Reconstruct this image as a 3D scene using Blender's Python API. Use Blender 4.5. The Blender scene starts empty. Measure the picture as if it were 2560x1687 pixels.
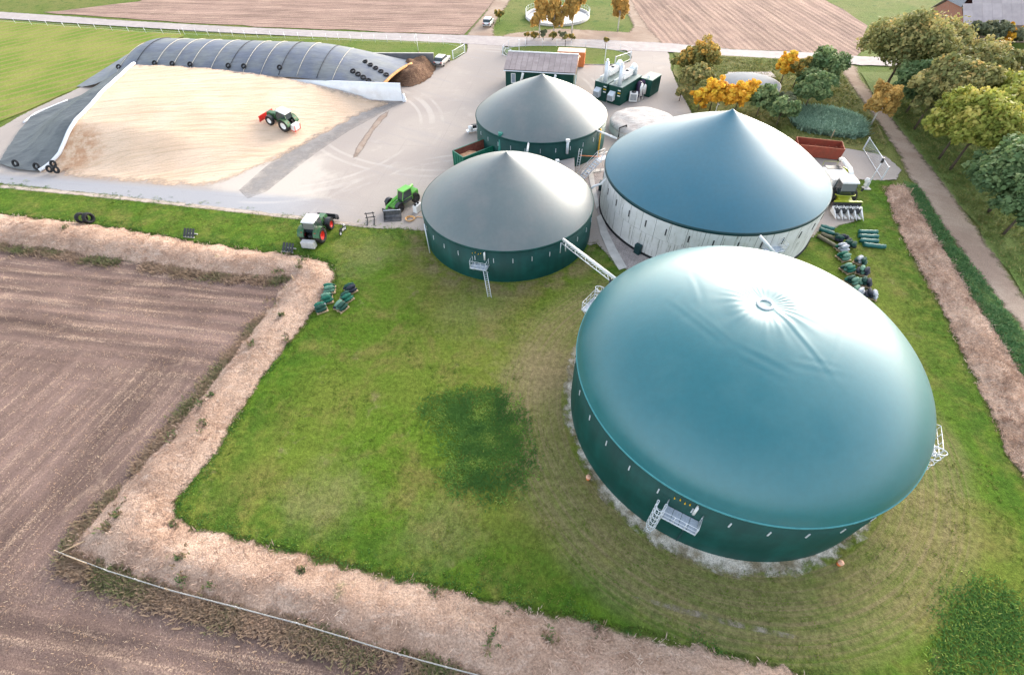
import bpy, bmesh, math, random
import numpy as np
from mathutils import Vector, Matrix
from mathutils.geometry import delaunay_2d_cdt

scene = bpy.context.scene
COL = scene.collection
R = math.radians

# ------------------------------------------------------------------ camera
CAM_H = 37.0
FOCAL = 1190.37            # in pixels of a 2560 wide picture
PITCH = R(48.1646)
ROLL = R(1.3501)
cam_data = bpy.data.cameras.new('camera')
cam = bpy.data.objects.new('camera', cam_data)
COL.objects.link(cam)
cam_data.sensor_width = 36.0
cam_data.lens = FOCAL / 2560.0 * 36.0
cam_data.clip_start = 0.5
cam_data.clip_end = 6000
cam.matrix_world = Matrix.Translation((0, 0, CAM_H)) @ Matrix.Rotation(R(90) - PITCH, 4, 'X') @ Matrix.Rotation(-ROLL, 4, 'Z')
scene.camera = cam

# ------------------------------------------------------------------ sky, sun, exposure
SUN_EL, SUN_AZ = R(17), R(38)      # azimuth clockwise from +Y
world = bpy.data.worlds.new('World')
scene.world = world
world.use_nodes = True
wn = world.node_tree
wn.nodes.clear()
sky = wn.nodes.new('ShaderNodeTexSky')
sky.sky_type = 'NISHITA'
sky.sun_disc = False
sky.sun_elevation = SUN_EL
sky.sun_rotation = SUN_AZ
sky.air_density = 1.0
sky.dust_density = 2.5
sky.ozone_density = 1.0
bg = wn.nodes.new('ShaderNodeBackground')
bg.inputs['Strength'].default_value = 0.15
wo = wn.nodes.new('ShaderNodeOutputWorld')
hsv = wn.nodes.new('ShaderNodeHueSaturation')      # thin high cloud takes most of the blue out
hsv.inputs['Saturation'].default_value = 0.5
wn.links.new(sky.outputs[0], hsv.inputs['Color'])
wn.links.new(hsv.outputs[0], bg.inputs['Color'])
wn.links.new(bg.outputs[0], wo.inputs['Surface'])

sun_data = bpy.data.lights.new('sun', 'SUN')
sun_data.energy = 0.65
sun_data.angle = R(42)
sun_data.color = (1.0, 0.90, 0.78)
sun = bpy.data.objects.new('sun', sun_data)
COL.objects.link(sun)
sd = Vector((math.sin(SUN_AZ) * math.cos(SUN_EL), math.cos(SUN_AZ) * math.cos(SUN_EL), math.sin(SUN_EL)))
sun.rotation_euler = (-sd).to_track_quat('-Z', 'Y').to_euler()
sun.location = sd * 200

vs = scene.view_settings
vs.view_transform = 'Standard'
vs.look = 'None'
vs.gamma = 1.0
vs.use_curve_mapping = False
vs.exposure = 2.05
scene.cycles.max_bounces = 6
scene.cycles.transparent_max_bounces = 12
scene.cycles.use_adaptive_sampling = True

# ------------------------------------------------------------------ helpers: survey points
KD = 2560.0 / 2379.0
_cr, _sr = math.cos(ROLL), math.sin(ROLL)
_cd, _sd = math.cos(PITCH), math.sin(PITCH)

def g(x, y, z=0.0):
    """place on the level z that a survey mark (x, y) stands for"""
    u = (x * KD - 1280) / FOCAL
    v = (y * KD - 843.5) / FOCAL
    u, v = _cr * u - _sr * v, _sr * u + _cr * v
    dz = -_sd - v * _cd
    t = (z - CAM_H) / dz
    return Vector((u * t, (_cd - v * _sd) * t, z))

def ang(a, b):
    return math.atan2(b[1] - a[1], b[0] - a[0])

# ------------------------------------------------------------------ helpers: objects
def props(o, label=None, cat=None, group=None, kind=None):
    if label: o['label'] = label
    if cat: o['category'] = cat
    if group: o['group'] = group
    if kind: o['kind'] = kind
    return o

def empty(name, loc=(0, 0, 0), rz=0.0, label=None, cat=None, group=None, parent=None):
    o = bpy.data.objects.new(name, None)
    o.empty_display_size = 0.3
    COL.objects.link(o)
    o.location = loc
    o.rotation_euler = (0, 0, rz)
    if parent: o.parent = parent
    props(o, label, cat, group)
    return o

def link_mesh(name, me, mat=None, parent=None, loc=None, rz=None):
    o = bpy.data.objects.new(name, me)
    if mat is not None and len(me.materials) == 0:
        me.materials.append(mat)
    COL.objects.link(o)
    if parent: o.parent = parent
    if loc is not None: o.location = loc
    if rz is not None: o.rotation_euler = (0, 0, rz)
    return o

def copy_tree(o, parent=None):
    c = o.copy()
    COL.objects.link(c)
    c.parent = parent
    for ch in list(o.children):
        copy_tree(ch, c)
    return c

class MB:
    """collects shapes, then links them as one mesh"""
    def __init__(s):
        s.v = []; s.f = []; s.sm = []
    def add(s, vs, fs, smooth=False):
        o = len(s.v)
        s.v += [tuple(p) for p in vs]
        s.f += [tuple(i + o for i in f) for f in fs]
        s.sm += [smooth] * len(fs)
        return s
    def box(s, c, size, rz=0.0, rx=0.0, ry=0.0, top=(1, 1), shift=(0, 0)):
        hx, hy, hz = size[0] / 2, size[1] / 2, size[2] / 2
        m = Matrix.Translation(c) @ Matrix.Rotation(rz, 4, 'Z') @ Matrix.Rotation(ry, 4, 'Y') @ Matrix.Rotation(rx, 4, 'X')
        vs = []
        for z, tx, ty, sx, sy in ((-hz, 1, 1, 0, 0), (hz, top[0], top[1], shift[0], shift[1])):
            for x, y in ((-hx, -hy), (hx, -hy), (hx, hy), (-hx, hy)):
                vs.append(m @ Vector((x * tx + sx, y * ty + sy, z)))
        return s.add(vs, [(3, 2, 1, 0), (4, 5, 6, 7), (0, 1, 5, 4), (1, 2, 6, 5), (2, 3, 7, 6), (3, 0, 4, 7)])
    def tube(s, pts, r, n=6, caps=True, r2=None):
        pts = [Vector(p) for p in pts]
        rings = []
        up = Vector((0, 0, 1))
        for i, p in enumerate(pts):
            if i == 0: d = pts[1] - pts[0]
            elif i == len(pts) - 1: d = pts[-1] - pts[-2]
            else: d = (pts[i + 1] - p).normalized() + (p - pts[i - 1]).normalized()
            if d.length < 1e-9: d = Vector((0, 0, 1))
            d.normalize()
            a = d.cross(up)
            if a.length < 1e-3: a = d.cross(Vector((1, 0, 0)))
            a.normalize()
            b = d.cross(a)
            rr = r if r2 is None else r + (r2 - r) * i / (len(pts) - 1)
            rings.append([p + (a * math.cos(2 * math.pi * k / n) + b * math.sin(2 * math.pi * k / n)) * rr for k in range(n)])
        vs = [q for rg in rings for q in rg]
        fs = []
        for i in range(len(pts) - 1):
            for k in range(n):
                k2 = (k + 1) % n
                fs.append((i * n + k, i * n + k2, (i + 1) * n + k2, (i + 1) * n + k))
        s.add(vs, fs, True)
        if caps:
            o = len(s.v) - len(vs)
            s.f.append(tuple(o + k for k in range(n))[::-1]); s.sm.append(False)
            s.f.append(tuple(o + (len(pts) - 1) * n + k for k in range(n))); s.sm.append(False)
        return s
    def lathe(s, prof, n=32, c=(0, 0, 0), axis='Z', smooth=True, a0=0.0, a1=None):
        full = a1 is None
        a1 = 2 * math.pi if full else a1
        m = n if full else n + 1
        vs = []
        for r, z in prof:
            for k in range(m):
                t = a0 + (a1 - a0) * k / n
                p = (r * math.cos(t), r * math.sin(t), z)
                if axis == 'Y': p = (p[0], p[2], p[1])
                if axis == 'X': p = (p[2], p[0], p[1])
                vs.append((p[0] + c[0], p[1] + c[1], p[2] + c[2]))
        fs = []
        for i in range(len(prof) - 1):
            for k in range(n):
                k2 = (k + 1) % m
                fs.append((i * m + k, i * m + k2, (i + 1) * m + k2, (i + 1) * m + k))
        return s.add(vs, fs, smooth)
    def prism(s, poly, z0, z1, m=None):
        n = len(poly)
        vs = [Vector((p[0], p[1], z0)) for p in poly] + [Vector((p[0], p[1], z1)) for p in poly]
        if m: vs = [m @ p for p in vs]
        fs = [tuple(range(n))[::-1], tuple(range(n, 2 * n))] + [(i, (i + 1) % n, n + (i + 1) % n, n + i) for i in range(n)]
        return s.add(vs, fs)
    def side(s, poly, y0, y1):
        """polygon in x,z pushed along y"""
        n = len(poly)
        vs = [(p[0], y0, p[1]) for p in poly] + [(p[0], y1, p[1]) for p in poly]
        fs = [tuple(range(n)), tuple(range(n, 2 * n))[::-1]] + [(i, n + i, n + (i + 1) % n, (i + 1) % n) for i in range(n)]
        return s.add(vs, fs)
    def build(s, name, mat, parent=None, loc=None, rz=None, bevel=0.0, fix=True):
        me = bpy.data.meshes.new(name)
        me.from_pydata(s.v, [], s.f)
        me.polygons.foreach_set('use_smooth', s.sm)
        if fix or bevel:
            bm = bmesh.new(); bm.from_mesh(me)
            if bevel:
                es = [e for e in bm.edges if len(e.link_faces) == 2 and e.calc_face_angle(0) > 0.6]
                bmesh.ops.bevel(bm, geom=es, offset=bevel, segments=2, affect='EDGES', profile=0.6, clamp_overlap=True)
            bmesh.ops.recalc_face_normals(bm, faces=bm.faces)
            bm.to_mesh(me); bm.free()
        me.update()
        return link_mesh(name, me, mat, parent, loc, rz)

def struct(o, label=None):
    o['kind'] = 'structure'
    if label: o['label'] = label
    return o

# ------------------------------------------------------------------ helpers: materials
class NT:
    def __init__(s, name):
        s.m = bpy.data.materials.new(name)
        s.m.use_nodes = True
        s.t = s.m.node_tree
        s.t.nodes.clear()
        s.out = s.t.nodes.new('ShaderNodeOutputMaterial')
        s.b = s.t.nodes.new('ShaderNodeBsdfPrincipled')
        s.t.links.new(s.b.outputs[0], s.out.inputs['Surface'])
        s._pos = None; s._obj = None
    def n(s, typ, **kw):
        nd = s.t.nodes.new(typ)
        for k, v in kw.items(): setattr(nd, k, v)
        return nd
    def put(s, sock, val):
        if isinstance(val, bpy.types.NodeSocket): s.t.links.new(val, sock)
        elif isinstance(val, (tuple, list)) and len(val) == 3 and sock.type == 'RGBA': sock.default_value = (*val, 1)
        else: sock.default_value = val
    def pos(s):
        if s._pos is None: s._pos = s.n('ShaderNodeNewGeometry').outputs['Position']
        return s._pos
    def obj(s):
        if s._obj is None: s._obj = s.n('ShaderNodeTexCoord').outputs['Object']
        return s._obj
    def map(s, vec, rz=0.0, scale=(1, 1, 1), loc=(0, 0, 0)):
        nd = s.n('ShaderNodeMapping')
        s.put(nd.inputs['Vector'], vec)
        nd.inputs['Rotation'].default_value = (0, 0, rz)
        nd.inputs['Scale'].default_value = scale
        nd.inputs['Location'].default_value = loc
        return nd.outputs[0]
    def noise(s, scale, detail=4, rough=0.6, vec=None, dist=0.0):
        nd = s.n('ShaderNodeTexNoise')
        s.put(nd.inputs['Vector'], vec if vec is not None else s.pos())
        nd.inputs['Scale'].default_value = scale
        nd.inputs['Detail'].default_value = detail
        nd.inputs['Roughness'].default_value = rough
        nd.inputs['Distortion'].default_value = dist
        return nd.outputs[0]
    def vor(s, scale, vec=None, feature='F1'):
        nd = s.n('ShaderNodeTexVoronoi', feature=feature)
        s.put(nd.inputs['Vector'], vec if vec is not None else s.pos())
        nd.inputs['Scale'].default_value = scale
        return nd.outputs['Distance']
    def wave(s, scale, vec, dist=1.0, dscale=1.0, detail=2, direction='X'):
        nd = s.n('ShaderNodeTexWave', wave_type='BANDS', bands_direction=direction)
        s.put(nd.inputs['Vector'], vec)
        nd.inputs['Scale'].default_value = scale
        nd.inputs['Distortion'].default_value = dist
        nd.inputs['Detail'].default_value = detail
        nd.inputs['Detail Scale'].default_value = dscale
        return nd.outputs['Fac']
    def ss(s, v, lo, hi, a=0.0, b=1.0):
        nd = s.n('ShaderNodeMapRange', interpolation_type='SMOOTHSTEP')
        s.put(nd.inputs[0], v)
        for i, x in enumerate((lo, hi, a, b)): nd.inputs[i + 1].default_value = x
        return nd.outputs[0]
    def math(s, op, a, b=0.0, c=None):
        nd = s.n('ShaderNodeMath', operation=op)
        s.put(nd.inputs[0], a); s.put(nd.inputs[1], b)
        if c is not None: s.put(nd.inputs[2], c)
        return nd.outputs[0]
    def mix(s, f, a, b, blend='MIX'):
        nd = s.n('ShaderNodeMix', data_type='RGBA', blend_type=blend)
        s.put(nd.inputs[0], f); s.put(nd.inputs[6], a); s.put(nd.inputs[7], b)
        return nd.outputs[2]
    def shade(s, col, f, lo=0.8, hi=1.2):
        """multiply colour by a grey that runs lo..hi with f"""
        v = s.ss(f, 0.25, 0.75, lo, hi)
        cb = s.n('ShaderNodeCombineColor')
        for i in range(3): s.put(cb.inputs[i], v)
        return s.mix(1.0, col, cb.outputs[0], 'MULTIPLY')
    def attr(s, name):
        return s.n('ShaderNodeAttribute', attribute_name=name).outputs['Fac']
    def dist2(s, x, y):
        """distance in plan from the world point x, y"""
        sp = s.n('ShaderNodeSeparateXYZ'); s.put(sp.inputs[0], s.pos())
        dx = s.math('SUBTRACT', sp.outputs[0], x); dy = s.math('SUBTRACT', sp.outputs[1], y)
        return s.math('SQRT', s.math('ADD', s.math('MULTIPLY', dx, dx), s.math('MULTIPLY', dy, dy)))
    def bump(s, h, strength=0.4, distance=0.05):
        nd = s.n('ShaderNodeBump')
        s.put(nd.inputs['Height'], h)
        nd.inputs['Strength'].default_value = strength
        nd.inputs['Distance'].default_value = distance
        s.t.links.new(nd.outputs[0], s.b.inputs['Normal'])
    def done(s, col, rough=0.8, spec=0.3, metal=0.0):
        s.put(s.b.inputs['Base Color'], col)
        s.put(s.b.inputs['Roughness'], rough)
        s.b.inputs['Specular IOR Level'].default_value = spec
        s.b.inputs['Metallic'].default_value = metal
        return s.m
    def ragged(s, width=1.0, nscale=1.2, amount=0.9, detail=5, soft=0.15):
        """surface gives way in a ragged line towards the border of the sheet"""
        e = s.attr('edge')
        v = s.math('DIVIDE', e, width)
        nz = s.noise(nscale, detail, 0.65)
        v2 = s.math('ADD', v, s.math('MULTIPLY', s.math('SUBTRACT', nz, 0.62), amount * 2))
        f = s.ss(v2, -soft, 0.1 + soft)
        tr = s.n('ShaderNodeBsdfTransparent')
        mx = s.n('ShaderNodeMixShader')
        s.put(mx.inputs[0], f)
        s.t.links.new(tr.outputs[0], mx.inputs[1])
        s.t.links.new(s.b.outputs[0], mx.inputs[2])
        s.t.links.new(mx.outputs[0], s.out.inputs['Surface'])
        return s.m

def plain(name, col, rough=0.6, spec=0.4, metal=0.0, var=0.15, nscale=3.0, bump=0.0, dirt=None, dirt_amt=0.35):
    t = NT(name)
    nz = t.noise(nscale, 5, 0.6, t.obj())
    c = t.shade(col, nz, 1 - var, 1 + var)
    if dirt is not None:
        nz2 = t.noise(nscale * 0.6, 6, 0.7, t.obj())
        c = t.mix(t.math('MULTIPLY', t.ss(nz2, 0.45, 0.7), dirt_amt), c, dirt)
    if bump: t.bump(t.noise(nscale * 8, 3, 0.6, t.obj()), bump, 0.02)
    return t.done(c, rough, spec, metal)

# ------------------------------------------------------------------ helpers: sheets of ground
def resample(poly, step):
    out = []
    n = len(poly)
    for i in range(n):
        a, b = Vector(poly[i]), Vector(poly[(i + 1) % n])
        m = max(1, int((b - a).length / step))
        out += [a.lerp(b, k / m) for k in range(m)]
    return out

def smooth_poly(poly, it=1):
    for _ in range(it):
        q = []
        for i in range(len(poly)):
            a, b = Vector(poly[i]), Vector(poly[(i + 1) % len(poly)])
            q += [a.lerp(b, 0.25), a.lerp(b, 0.75)]
        poly = q
    return poly

def edge_dist(P, poly):
    A = np.array([(p[0], p[1]) for p in poly]); B = np.roll(A, -1, 0)
    d = np.full(len(P), 1e9)
    for a, b in zip(A, B):
        ab = b - a; L = ab @ ab + 1e-12
        t = np.clip(((P - a) @ ab) / L, 0, 1)
        q = P - (a + t[:, None] * ab)
        d = np.minimum(d, np.hypot(q[:, 0], q[:, 1]))
    return d

def inside(P, poly):
    A = np.array([(p[0], p[1]) for p in poly]); B = np.roll(A, -1, 0)
    c = np.zeros(len(P), bool)
    for (x1, y1), (x2, y2) in zip(A, B):
        if y1 == y2: continue
        k = ((y1 > P[:, 1]) != (y2 > P[:, 1])) & (P[:, 0] < (x2 - x1) * (P[:, 1] - y1) / (y2 - y1) + x1)
        c ^= k
    return c

def sheet(name, poly, z, mat, step=2.0, jitter=0.0, height=None, seed=1, label=None):
    """a piece of ground: poly in plan, z its level, height(x, y, edge) its relief"""
    rng = np.random.default_rng(seed)
    border = resample([(p[0], p[1]) for p in poly], step)
    if jitter:
        border = [p + Vector(rng.normal(0, jitter, 2)) for p in border]
    BP = np.array([(p[0], p[1]) for p in border])
    lo, hi = BP.min(0), BP.max(0)
    xs = np.arange(lo[0], hi[0], step); ys = np.arange(lo[1], hi[1], step)
    X, Y = np.meshgrid(xs, ys)
    P = np.stack([X.ravel(), Y.ravel()], 1)
    P += rng.uniform(-.22, .22, P.shape) * step
    P = P[inside(P, BP)]
    P = P[edge_dist(P, BP) > 0.45 * step]
    V = [Vector(p) for p in BP] + [Vector(p) for p in P]
    n = len(BP)
    r = delaunay_2d_cdt(V, [(i, (i + 1) % n) for i in range(n)], [], 1, 1e-5)
    Q = np.array([(p[0], p[1]) for p in r[0]])
    E = edge_dist(Q, BP)
    Z = np.full(len(Q), float(z))
    if height is not None: Z = Z + height(Q[:, 0], Q[:, 1], E)
    me = bpy.data.meshes.new(name)
    me.from_pydata([(a, b, c) for (a, b), c in zip(Q, Z)], [], [tuple(f) for f in r[2]])
    me.polygons.foreach_set('use_smooth', [True] * len(me.polygons))
    bm = bmesh.new(); bm.from_mesh(me)
    for f in bm.faces:
        if f.normal.z < 0: f.normal_flip()
    bm.to_mesh(me); bm.free()
    at = me.attributes.new('edge', 'FLOAT', 'POINT')
    at.data.foreach_set('value', E.astype(np.float32))
    o = link_mesh(name, me, mat)
    struct(o, label)
    return o

def GP(pts):
    return [g(*p) for p in pts]

def vnoise(x, y, s, seed=0):
    """cheap smooth value noise for relief"""
    x = np.asarray(x) * s; y = np.asarray(y) * s
    xi = np.floor(x).astype(int); yi = np.floor(y).astype(int)
    xf = x - xi; yf = y - yi
    u = xf * xf * (3 - 2 * xf); w = yf * yf * (3 - 2 * yf)
    def h(a, b):
        q = np.sin(a * 127.1 + b * 311.7 + seed * 74.7) * 43758.5453
        return q - np.floor(q)
    return (h(xi, yi) * (1 - u) + h(xi + 1, yi) * u) * (1 - w) + (h(xi, yi + 1) * (1 - u) + h(xi + 1, yi + 1) * u) * w

# main survey results: tanks (centre, radius, rim height, top height)
BIG = (Vector((18.44, 23.79, 0)), 13.19, 6.75, 13.45)
MID = (Vector((-0.16, 52.38, 0)), 10.63, 4.41, 10.3)
REAR = (Vector((5.46, 77.0, 0)), 10.37, 4.37, 9.95)
WHITE = (Vector((26.11, 55.78, 0)), 13.64, 5.76, 13.05)
ROW = math.atan2(-0.171, 0.985)        # the way the yard, banks and field rows run
# ================================================================== GROUND
def m_meadow(name, c1, c2, c3, scale=1.0):
    t = NT(name)
    a = t.noise(0.06 * scale, 4, 0.6); b = t.noise(0.5 * scale, 5, 0.65); c = t.noise(5.0, 4, 0.7)
    col = t.mix(t.ss(a, 0.35, 0.65), c1, c2)
    col = t.mix(t.ss(b, 0.5, 0.72), col, c3)
    col = t.shade(col, c, 0.6, 1.4)
    t.bump(c, 0.8, 0.15)
    return t.done(col, 0.95, 0.1)

M_base = m_meadow('meadow_grass', (.10, .15, .025), (.16, .17, .05), (.055, .11, .02))
bm = MB()
bm.add([(-2500, -2500, -.14), (2500, -2500, -.14), (2500, 2500, -.14), (-2500, 2500, -.14)], [(0, 1, 2, 3)])
struct(bm.build('ground', M_base, fix=False))

# ---- lawn around the tanks
def m_lawn():
    t = NT('lawn_grass')
    big = t.noise(0.045, 3, 0.55, dist=0.6); mid = t.noise(0.2, 5, 0.62, dist=0.4); fine = t.noise(1.3, 5, 0.7); tiny = t.noise(9.0, 4, 0.75)
    col = t.mix(t.ss(big, 0.38, 0.62), (.095, .165, .016), (.155, .18, .032))
    col = t.mix(t.ss(mid, 0.46, 0.66), col, (.172, .168, .042))
    col = t.mix(t.math('MULTIPLY', t.ss(fine, 0.55, 0.75), 0.6), col, (.045, .105, .012))
    col = t.mix(t.math('MULTIPLY', t.ss(t.noise(0.33, 4, 0.7), 0.6, 0.75), 0.55), col, (.25, .20, .11))
    lush = t.math('MULTIPLY', t.ss(t.attr('edge'), 1.0, 6.5, 1, 0), t.ss(t.noise(.5, 5, .65), .35, .6))
    col = t.mix(t.math('MULTIPLY', lush, .8), col, (.05, .115, .012))
    # worn tracks running round the big tank and past the smaller one
    d = t.math('SUBTRACT', t.dist2(BIG[0].x, BIG[0].y), BIG[1])
    dn = t.math('ADD', d, t.math('MULTIPLY', t.math('SUBTRACT', t.noise(0.12, 3), 0.5), 2.5))
    ring = t.math('MULTIPLY', t.ss(dn, 0.2, 1.0), t.ss(dn, 4.5, 8.0, 1, 0))
    ruts = t.noise(1.0, 3, 0.6, t.math('MULTIPLY', d, 2.2))
    rr = t.math('MULTIPLY', ring, t.ss(ruts, 0.3, 0.7, 0.25, 1.0))
    rr = t.math('MULTIPLY', rr, t.ss(t.noise(0.6, 4), 0.25, 0.6, 0.65, 1))
    col = t.mix(rr, col, (.235, .19, .095))
    # trodden strip left of the big tank and the wheel tracks that lead to it
    for (ax, ay, rr0, wd, am) in ((1265, 870, 6.0, 2.6, .75), (1120, 720, 7.0, 2.2, .3), (850, 590, 6.0, 2.0, .35), (760, 1150, 5.0, 2.2, .4), (1020, 1230, 5.0, 2.0, .25)):
        q = g(ax, ay); dd = t.math('ADD', t.dist2(q.x, q.y), t.math('MULTIPLY', t.math('SUBTRACT', t.noise(0.35, 5, .7), .5), rr0 * 2))
        col = t.mix(t.ss(dd, 0, rr0, am, 0), col, (.27, .21, .115))
    d2 = t.math('SUBTRACT', t.dist2(MID[0].x, MID[0].y), MID[1])
    r2 = t.math('MULTIPLY', t.ss(d2, 0.0, 0.6), t.ss(d2, 1.2, 3.6, 1, 0))
    col = t.mix(t.math('MULTIPLY', r2, t.ss(t.noise(0.4, 4), 0.35, 0.6)), col, (.21, .175, .08))
    # mowing lines following the bank
    v = t.map(t.pos(), -ROW)
    st = t.noise(1.0, 4, 0.6, t.map(v, 0, (0.05, 1.1, 1)))
    col = t.shade(col, st, 0.9, 1.08)
    col = t.shade(col, t.noise(2.6, 4, .7), 0.68, 1.3)
    col = t.shade(col, tiny, 0.75, 1.25)
    h = t.math('ADD', t.math('MULTIPLY', tiny, 0.6), fine)
    t.bump(h, 0.9, 0.14)
    t.done(col, 0.95, 0.08)
    return t.ragged(0.8, 2.2, 0.9, 6, .3)

LAWN = [(-700, 330), (-100, 408), (0, 424), (200, 446), (400, 470), (560, 490), (700, 506), (800, 521), (870, 528), (985, 533), (1180, 600), (1390, 558), (1432, 612), (1500, 640), (1800, 600), (1905, 535), (1985, 512), (1986, 445), (2000, 416), (2045, 418), (2075, 422), (2085, 432),
        (2062, 440), (2075, 500), (2100, 560), (2150, 650), (2190, 720), (2240, 830), (2290, 930), (2340, 1050), (2420, 1180), (2700, 1700), (2500, 1900), (1900, 1580), (1700, 1525), (1500, 1480), (1350, 1440), (1200, 1410), (1100, 1385), (1000, 1365),
        (850, 1330), (700, 1290), (560, 1255), (430, 1222), (405, 1200), (410, 1160), (450, 1110), (500, 1050), (560, 950), (640, 830), (700, 760), (745, 700), (776, 645), (776, 628), (760, 610), (720, 600), (660, 590), (560, 580), (430, 560), (300, 535), (150, 515), (0, 500), (-100, 490), (-700, 420)]
M_lawn = m_lawn()
sheet('lawn', GP(LAWN), 0.03, M_lawn, 1.6, 0.12)

# ---- yard of worn concrete and asphalt
def m_yard():
    t = NT('worn_yard_paving')
    a = t.noise(0.05, 4, 0.6, dist=0.5); b = t.noise(0.35, 6, 0.65); c = t.noise(6, 4, 0.7)
    v = t.map(t.pos(), R(35))
    smear = t.noise(1.0, 5, 0.65, t.map(v, 0, (0.06, 0.6, 1)))
    col = t.mix(t.ss(a, 0.35, 0.65), (.345, .297, .268), (.40, .345, .305))
    col = t.mix(t.math('MULTIPLY', t.ss(smear, 0.5, 0.75), 0.6), col, (.33, .30, .29))
    col = t.mix(t.math('MULTIPLY', t.ss(b, 0.55, 0.8), 0.4), col, (.55, .47, .41))
    # pale trodden silage spread beside the heap, grey wet ground beyond it
    q = g(640, 420)
    dq = t.dist2(q.x, q.y)
    dqn = t.math('ADD', dq, t.math('MULTIPLY', t.math('SUBTRACT', t.noise(0.25, 6, 0.7), 0.5), 16))
    col = t.mix(t.ss(dqn, 5, 11, 0.75, 0), col, (.54, .48, .42))
    p = g(300, 455)
    # grey strip of the lane along the heap
    vv = t.map(t.pos(), -ROW, (1, 1, 1))
    sp = t.n('ShaderNodeSeparateXYZ'); t.put(sp.inputs[0], vv)
    w = (Matrix.Rotation(-ROW, 4, 'Z') @ g(300, 450)).y
    lane = t.math('ABSOLUTE', t.math('SUBTRACT', sp.outputs[1], w))
    lm = t.math('MULTIPLY', t.ss(lane, 1.6, 3.2, 1, 0), t.ss(sp.outputs[0], -45, -28, 1, 0))
    col = t.mix(t.math('MULTIPLY', lm, 0.9), col, (.33, .33, .35))
    # turning circles of tyres
    for (ax, ay, rads) in ((720, 300, (19.2, 20.9, 21.4, 23.0)), (1060, 230, (26.5, 28.2)), (1080, 560, (21.0, 22.6))):
        q = g(ax, ay); dd = t.dist2(q.x, q.y)
        for rd in rads:
            lk = t.ss(t.math('ABSOLUTE', t.math('SUBTRACT', dd, rd)), .12, .42, 1, 0)
            lk = t.math('MULTIPLY', lk, t.ss(t.noise(.09, 4, .6), .42, .6))
            col = t.mix(t.math('MULTIPLY', lk, .3), col, (.60, .54, .49))
    # slab joints
    for dr in ('X', 'Y'):
        jt = t.n('ShaderNodeSeparateXYZ'); t.put(jt.inputs[0], vv)
        fr = t.math('PINGPONG', jt.outputs[0 if dr == 'X' else 1], 3.0)
        col = t.mix(t.math('MULTIPLY', t.ss(fr, .0, .07, 1, 0), t.ss(t.noise(.15, 3), .4, .6, 0, .4)), col, (.22, .20, .19))
    col = t.mix(t.math('MULTIPLY', t.ss(t.noise(.5, 6, .75), .6, .75), .45), col, (.26, .235, .22))
    col = t.shade(col, c, 0.9, 1.08)
    t.bump(c, 0.25, 0.03)
    t.done(col, 0.85, 0.25)
    return t.ragged(0.5, 1.6, 0.8)

YARD = [(-700, 270), (-100, 345), (0, 296), (60, 262), (160, 215), (300, 150), (420, 118), (900, 122), (1015, 147), (1030, 140), (1056, 138), (1082, 122), (1086, 104), (1120, 88), (1180, 96), (1166, 122), (1185, 135), (1320, 150), (1420, 152), (1462, 143), (1468, 132), (1455, 118), (1480, 100), (1560, 104), (1554, 122), (1562, 165), (1582, 215), (1612, 268),
        (1700, 300), (1830, 338), (1935, 341), (1975, 345), (2015, 352), (2060, 362), (2096, 395), (2085, 418), (2045, 420), (1998, 418), (1988, 440), (1988, 515), (1930, 535), (1800, 610), (1500, 660), (1430, 622), (1388, 568), (1180, 620), (985, 542), (870, 532), (800, 524), (700, 509), (560, 493), (400, 473), (200, 450), (0, 428), (-100, 412), (-700, 340)]
sheet('yard', GP(YARD), 0.0, m_yard(), 1.8, 0.08)

# ---- gravel and concrete path between the tanks
def m_gravel(name, c1, c2, sc=4.0):
    t = NT(name)
    a = t.vor(sc * 2.2); b = t.noise(0.6, 5, 0.65); c = t.noise(sc * 3, 3, 0.7)
    col = t.mix(t.ss(b, 0.35, 0.65), c1, c2)
    col = t.shade(col, t.math('ADD', t.math('MULTIPLY', a, 0.6), t.math('MULTIPLY', c, 0.6)), 0.6, 1.35)
    t.bump(a, 0.7, 0.05)
    t.done(col, 0.95, 0.15)
    return t
sheet('gravel_bed', GP([(1345, 395), (1400, 380), (1425, 420), (1420, 470), (1440, 525), (1500, 585), (1540, 640), (1470, 640), (1400, 560), (1385, 480), (1370, 440)]), 0.012,
      m_gravel('grey_gravel', (.27, .235, .225), (.36, .31, .29)).ragged(0.25, 3, 0.6), 1.0)
M_conc = plain('pale_concrete', (.55, .52, .49), 0.85, 0.25, var=0.12, nscale=0.8, bump=0.15, dirt=(.35, .33, .30))
PATH = [(1386, 505), (1398, 498), (1412, 540), (1432, 580), (1456, 622), (1438, 628), (1414, 588), (1395, 545)]
bm = MB(); bm.prism([(p.x, p.y) for p in GP(PATH)], -0.05, 0.09)
struct(bm.build('footpath', M_conc))
bm = MB(); bm.prism([(p.x, p.y) for p in GP([(1352, 398), (1404, 392), (1402, 398), (1378, 402), (1384, 440), (1392, 478), (1385, 486), (1374, 440), (1366, 403), (1350, 405)])], -0.05, 0.085)
struct(bm.build('footpath', M_conc))

# ---- sandy ring at the foot of the big tank
t = m_gravel('pale_sand', (.62, .57, .49), (.22, .18, .115), 5)
M_sand = t.ragged(1.2, 1.1, 1.2, 6, .4)
ring = []
rng = random.Random(4)
for i in range(64):
    a = 2 * math.pi * i / 64
    rr = BIG[1] + 1.0 + 0.4 * math.sin(a * 3 + 1) + rng.uniform(-.25, .25)
    ring.append((BIG[0].x + rr * math.cos(a), BIG[0].y + rr * math.sin(a)))
sheet('sand_ring', ring, 0.05, M_sand, 0.8)

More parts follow.
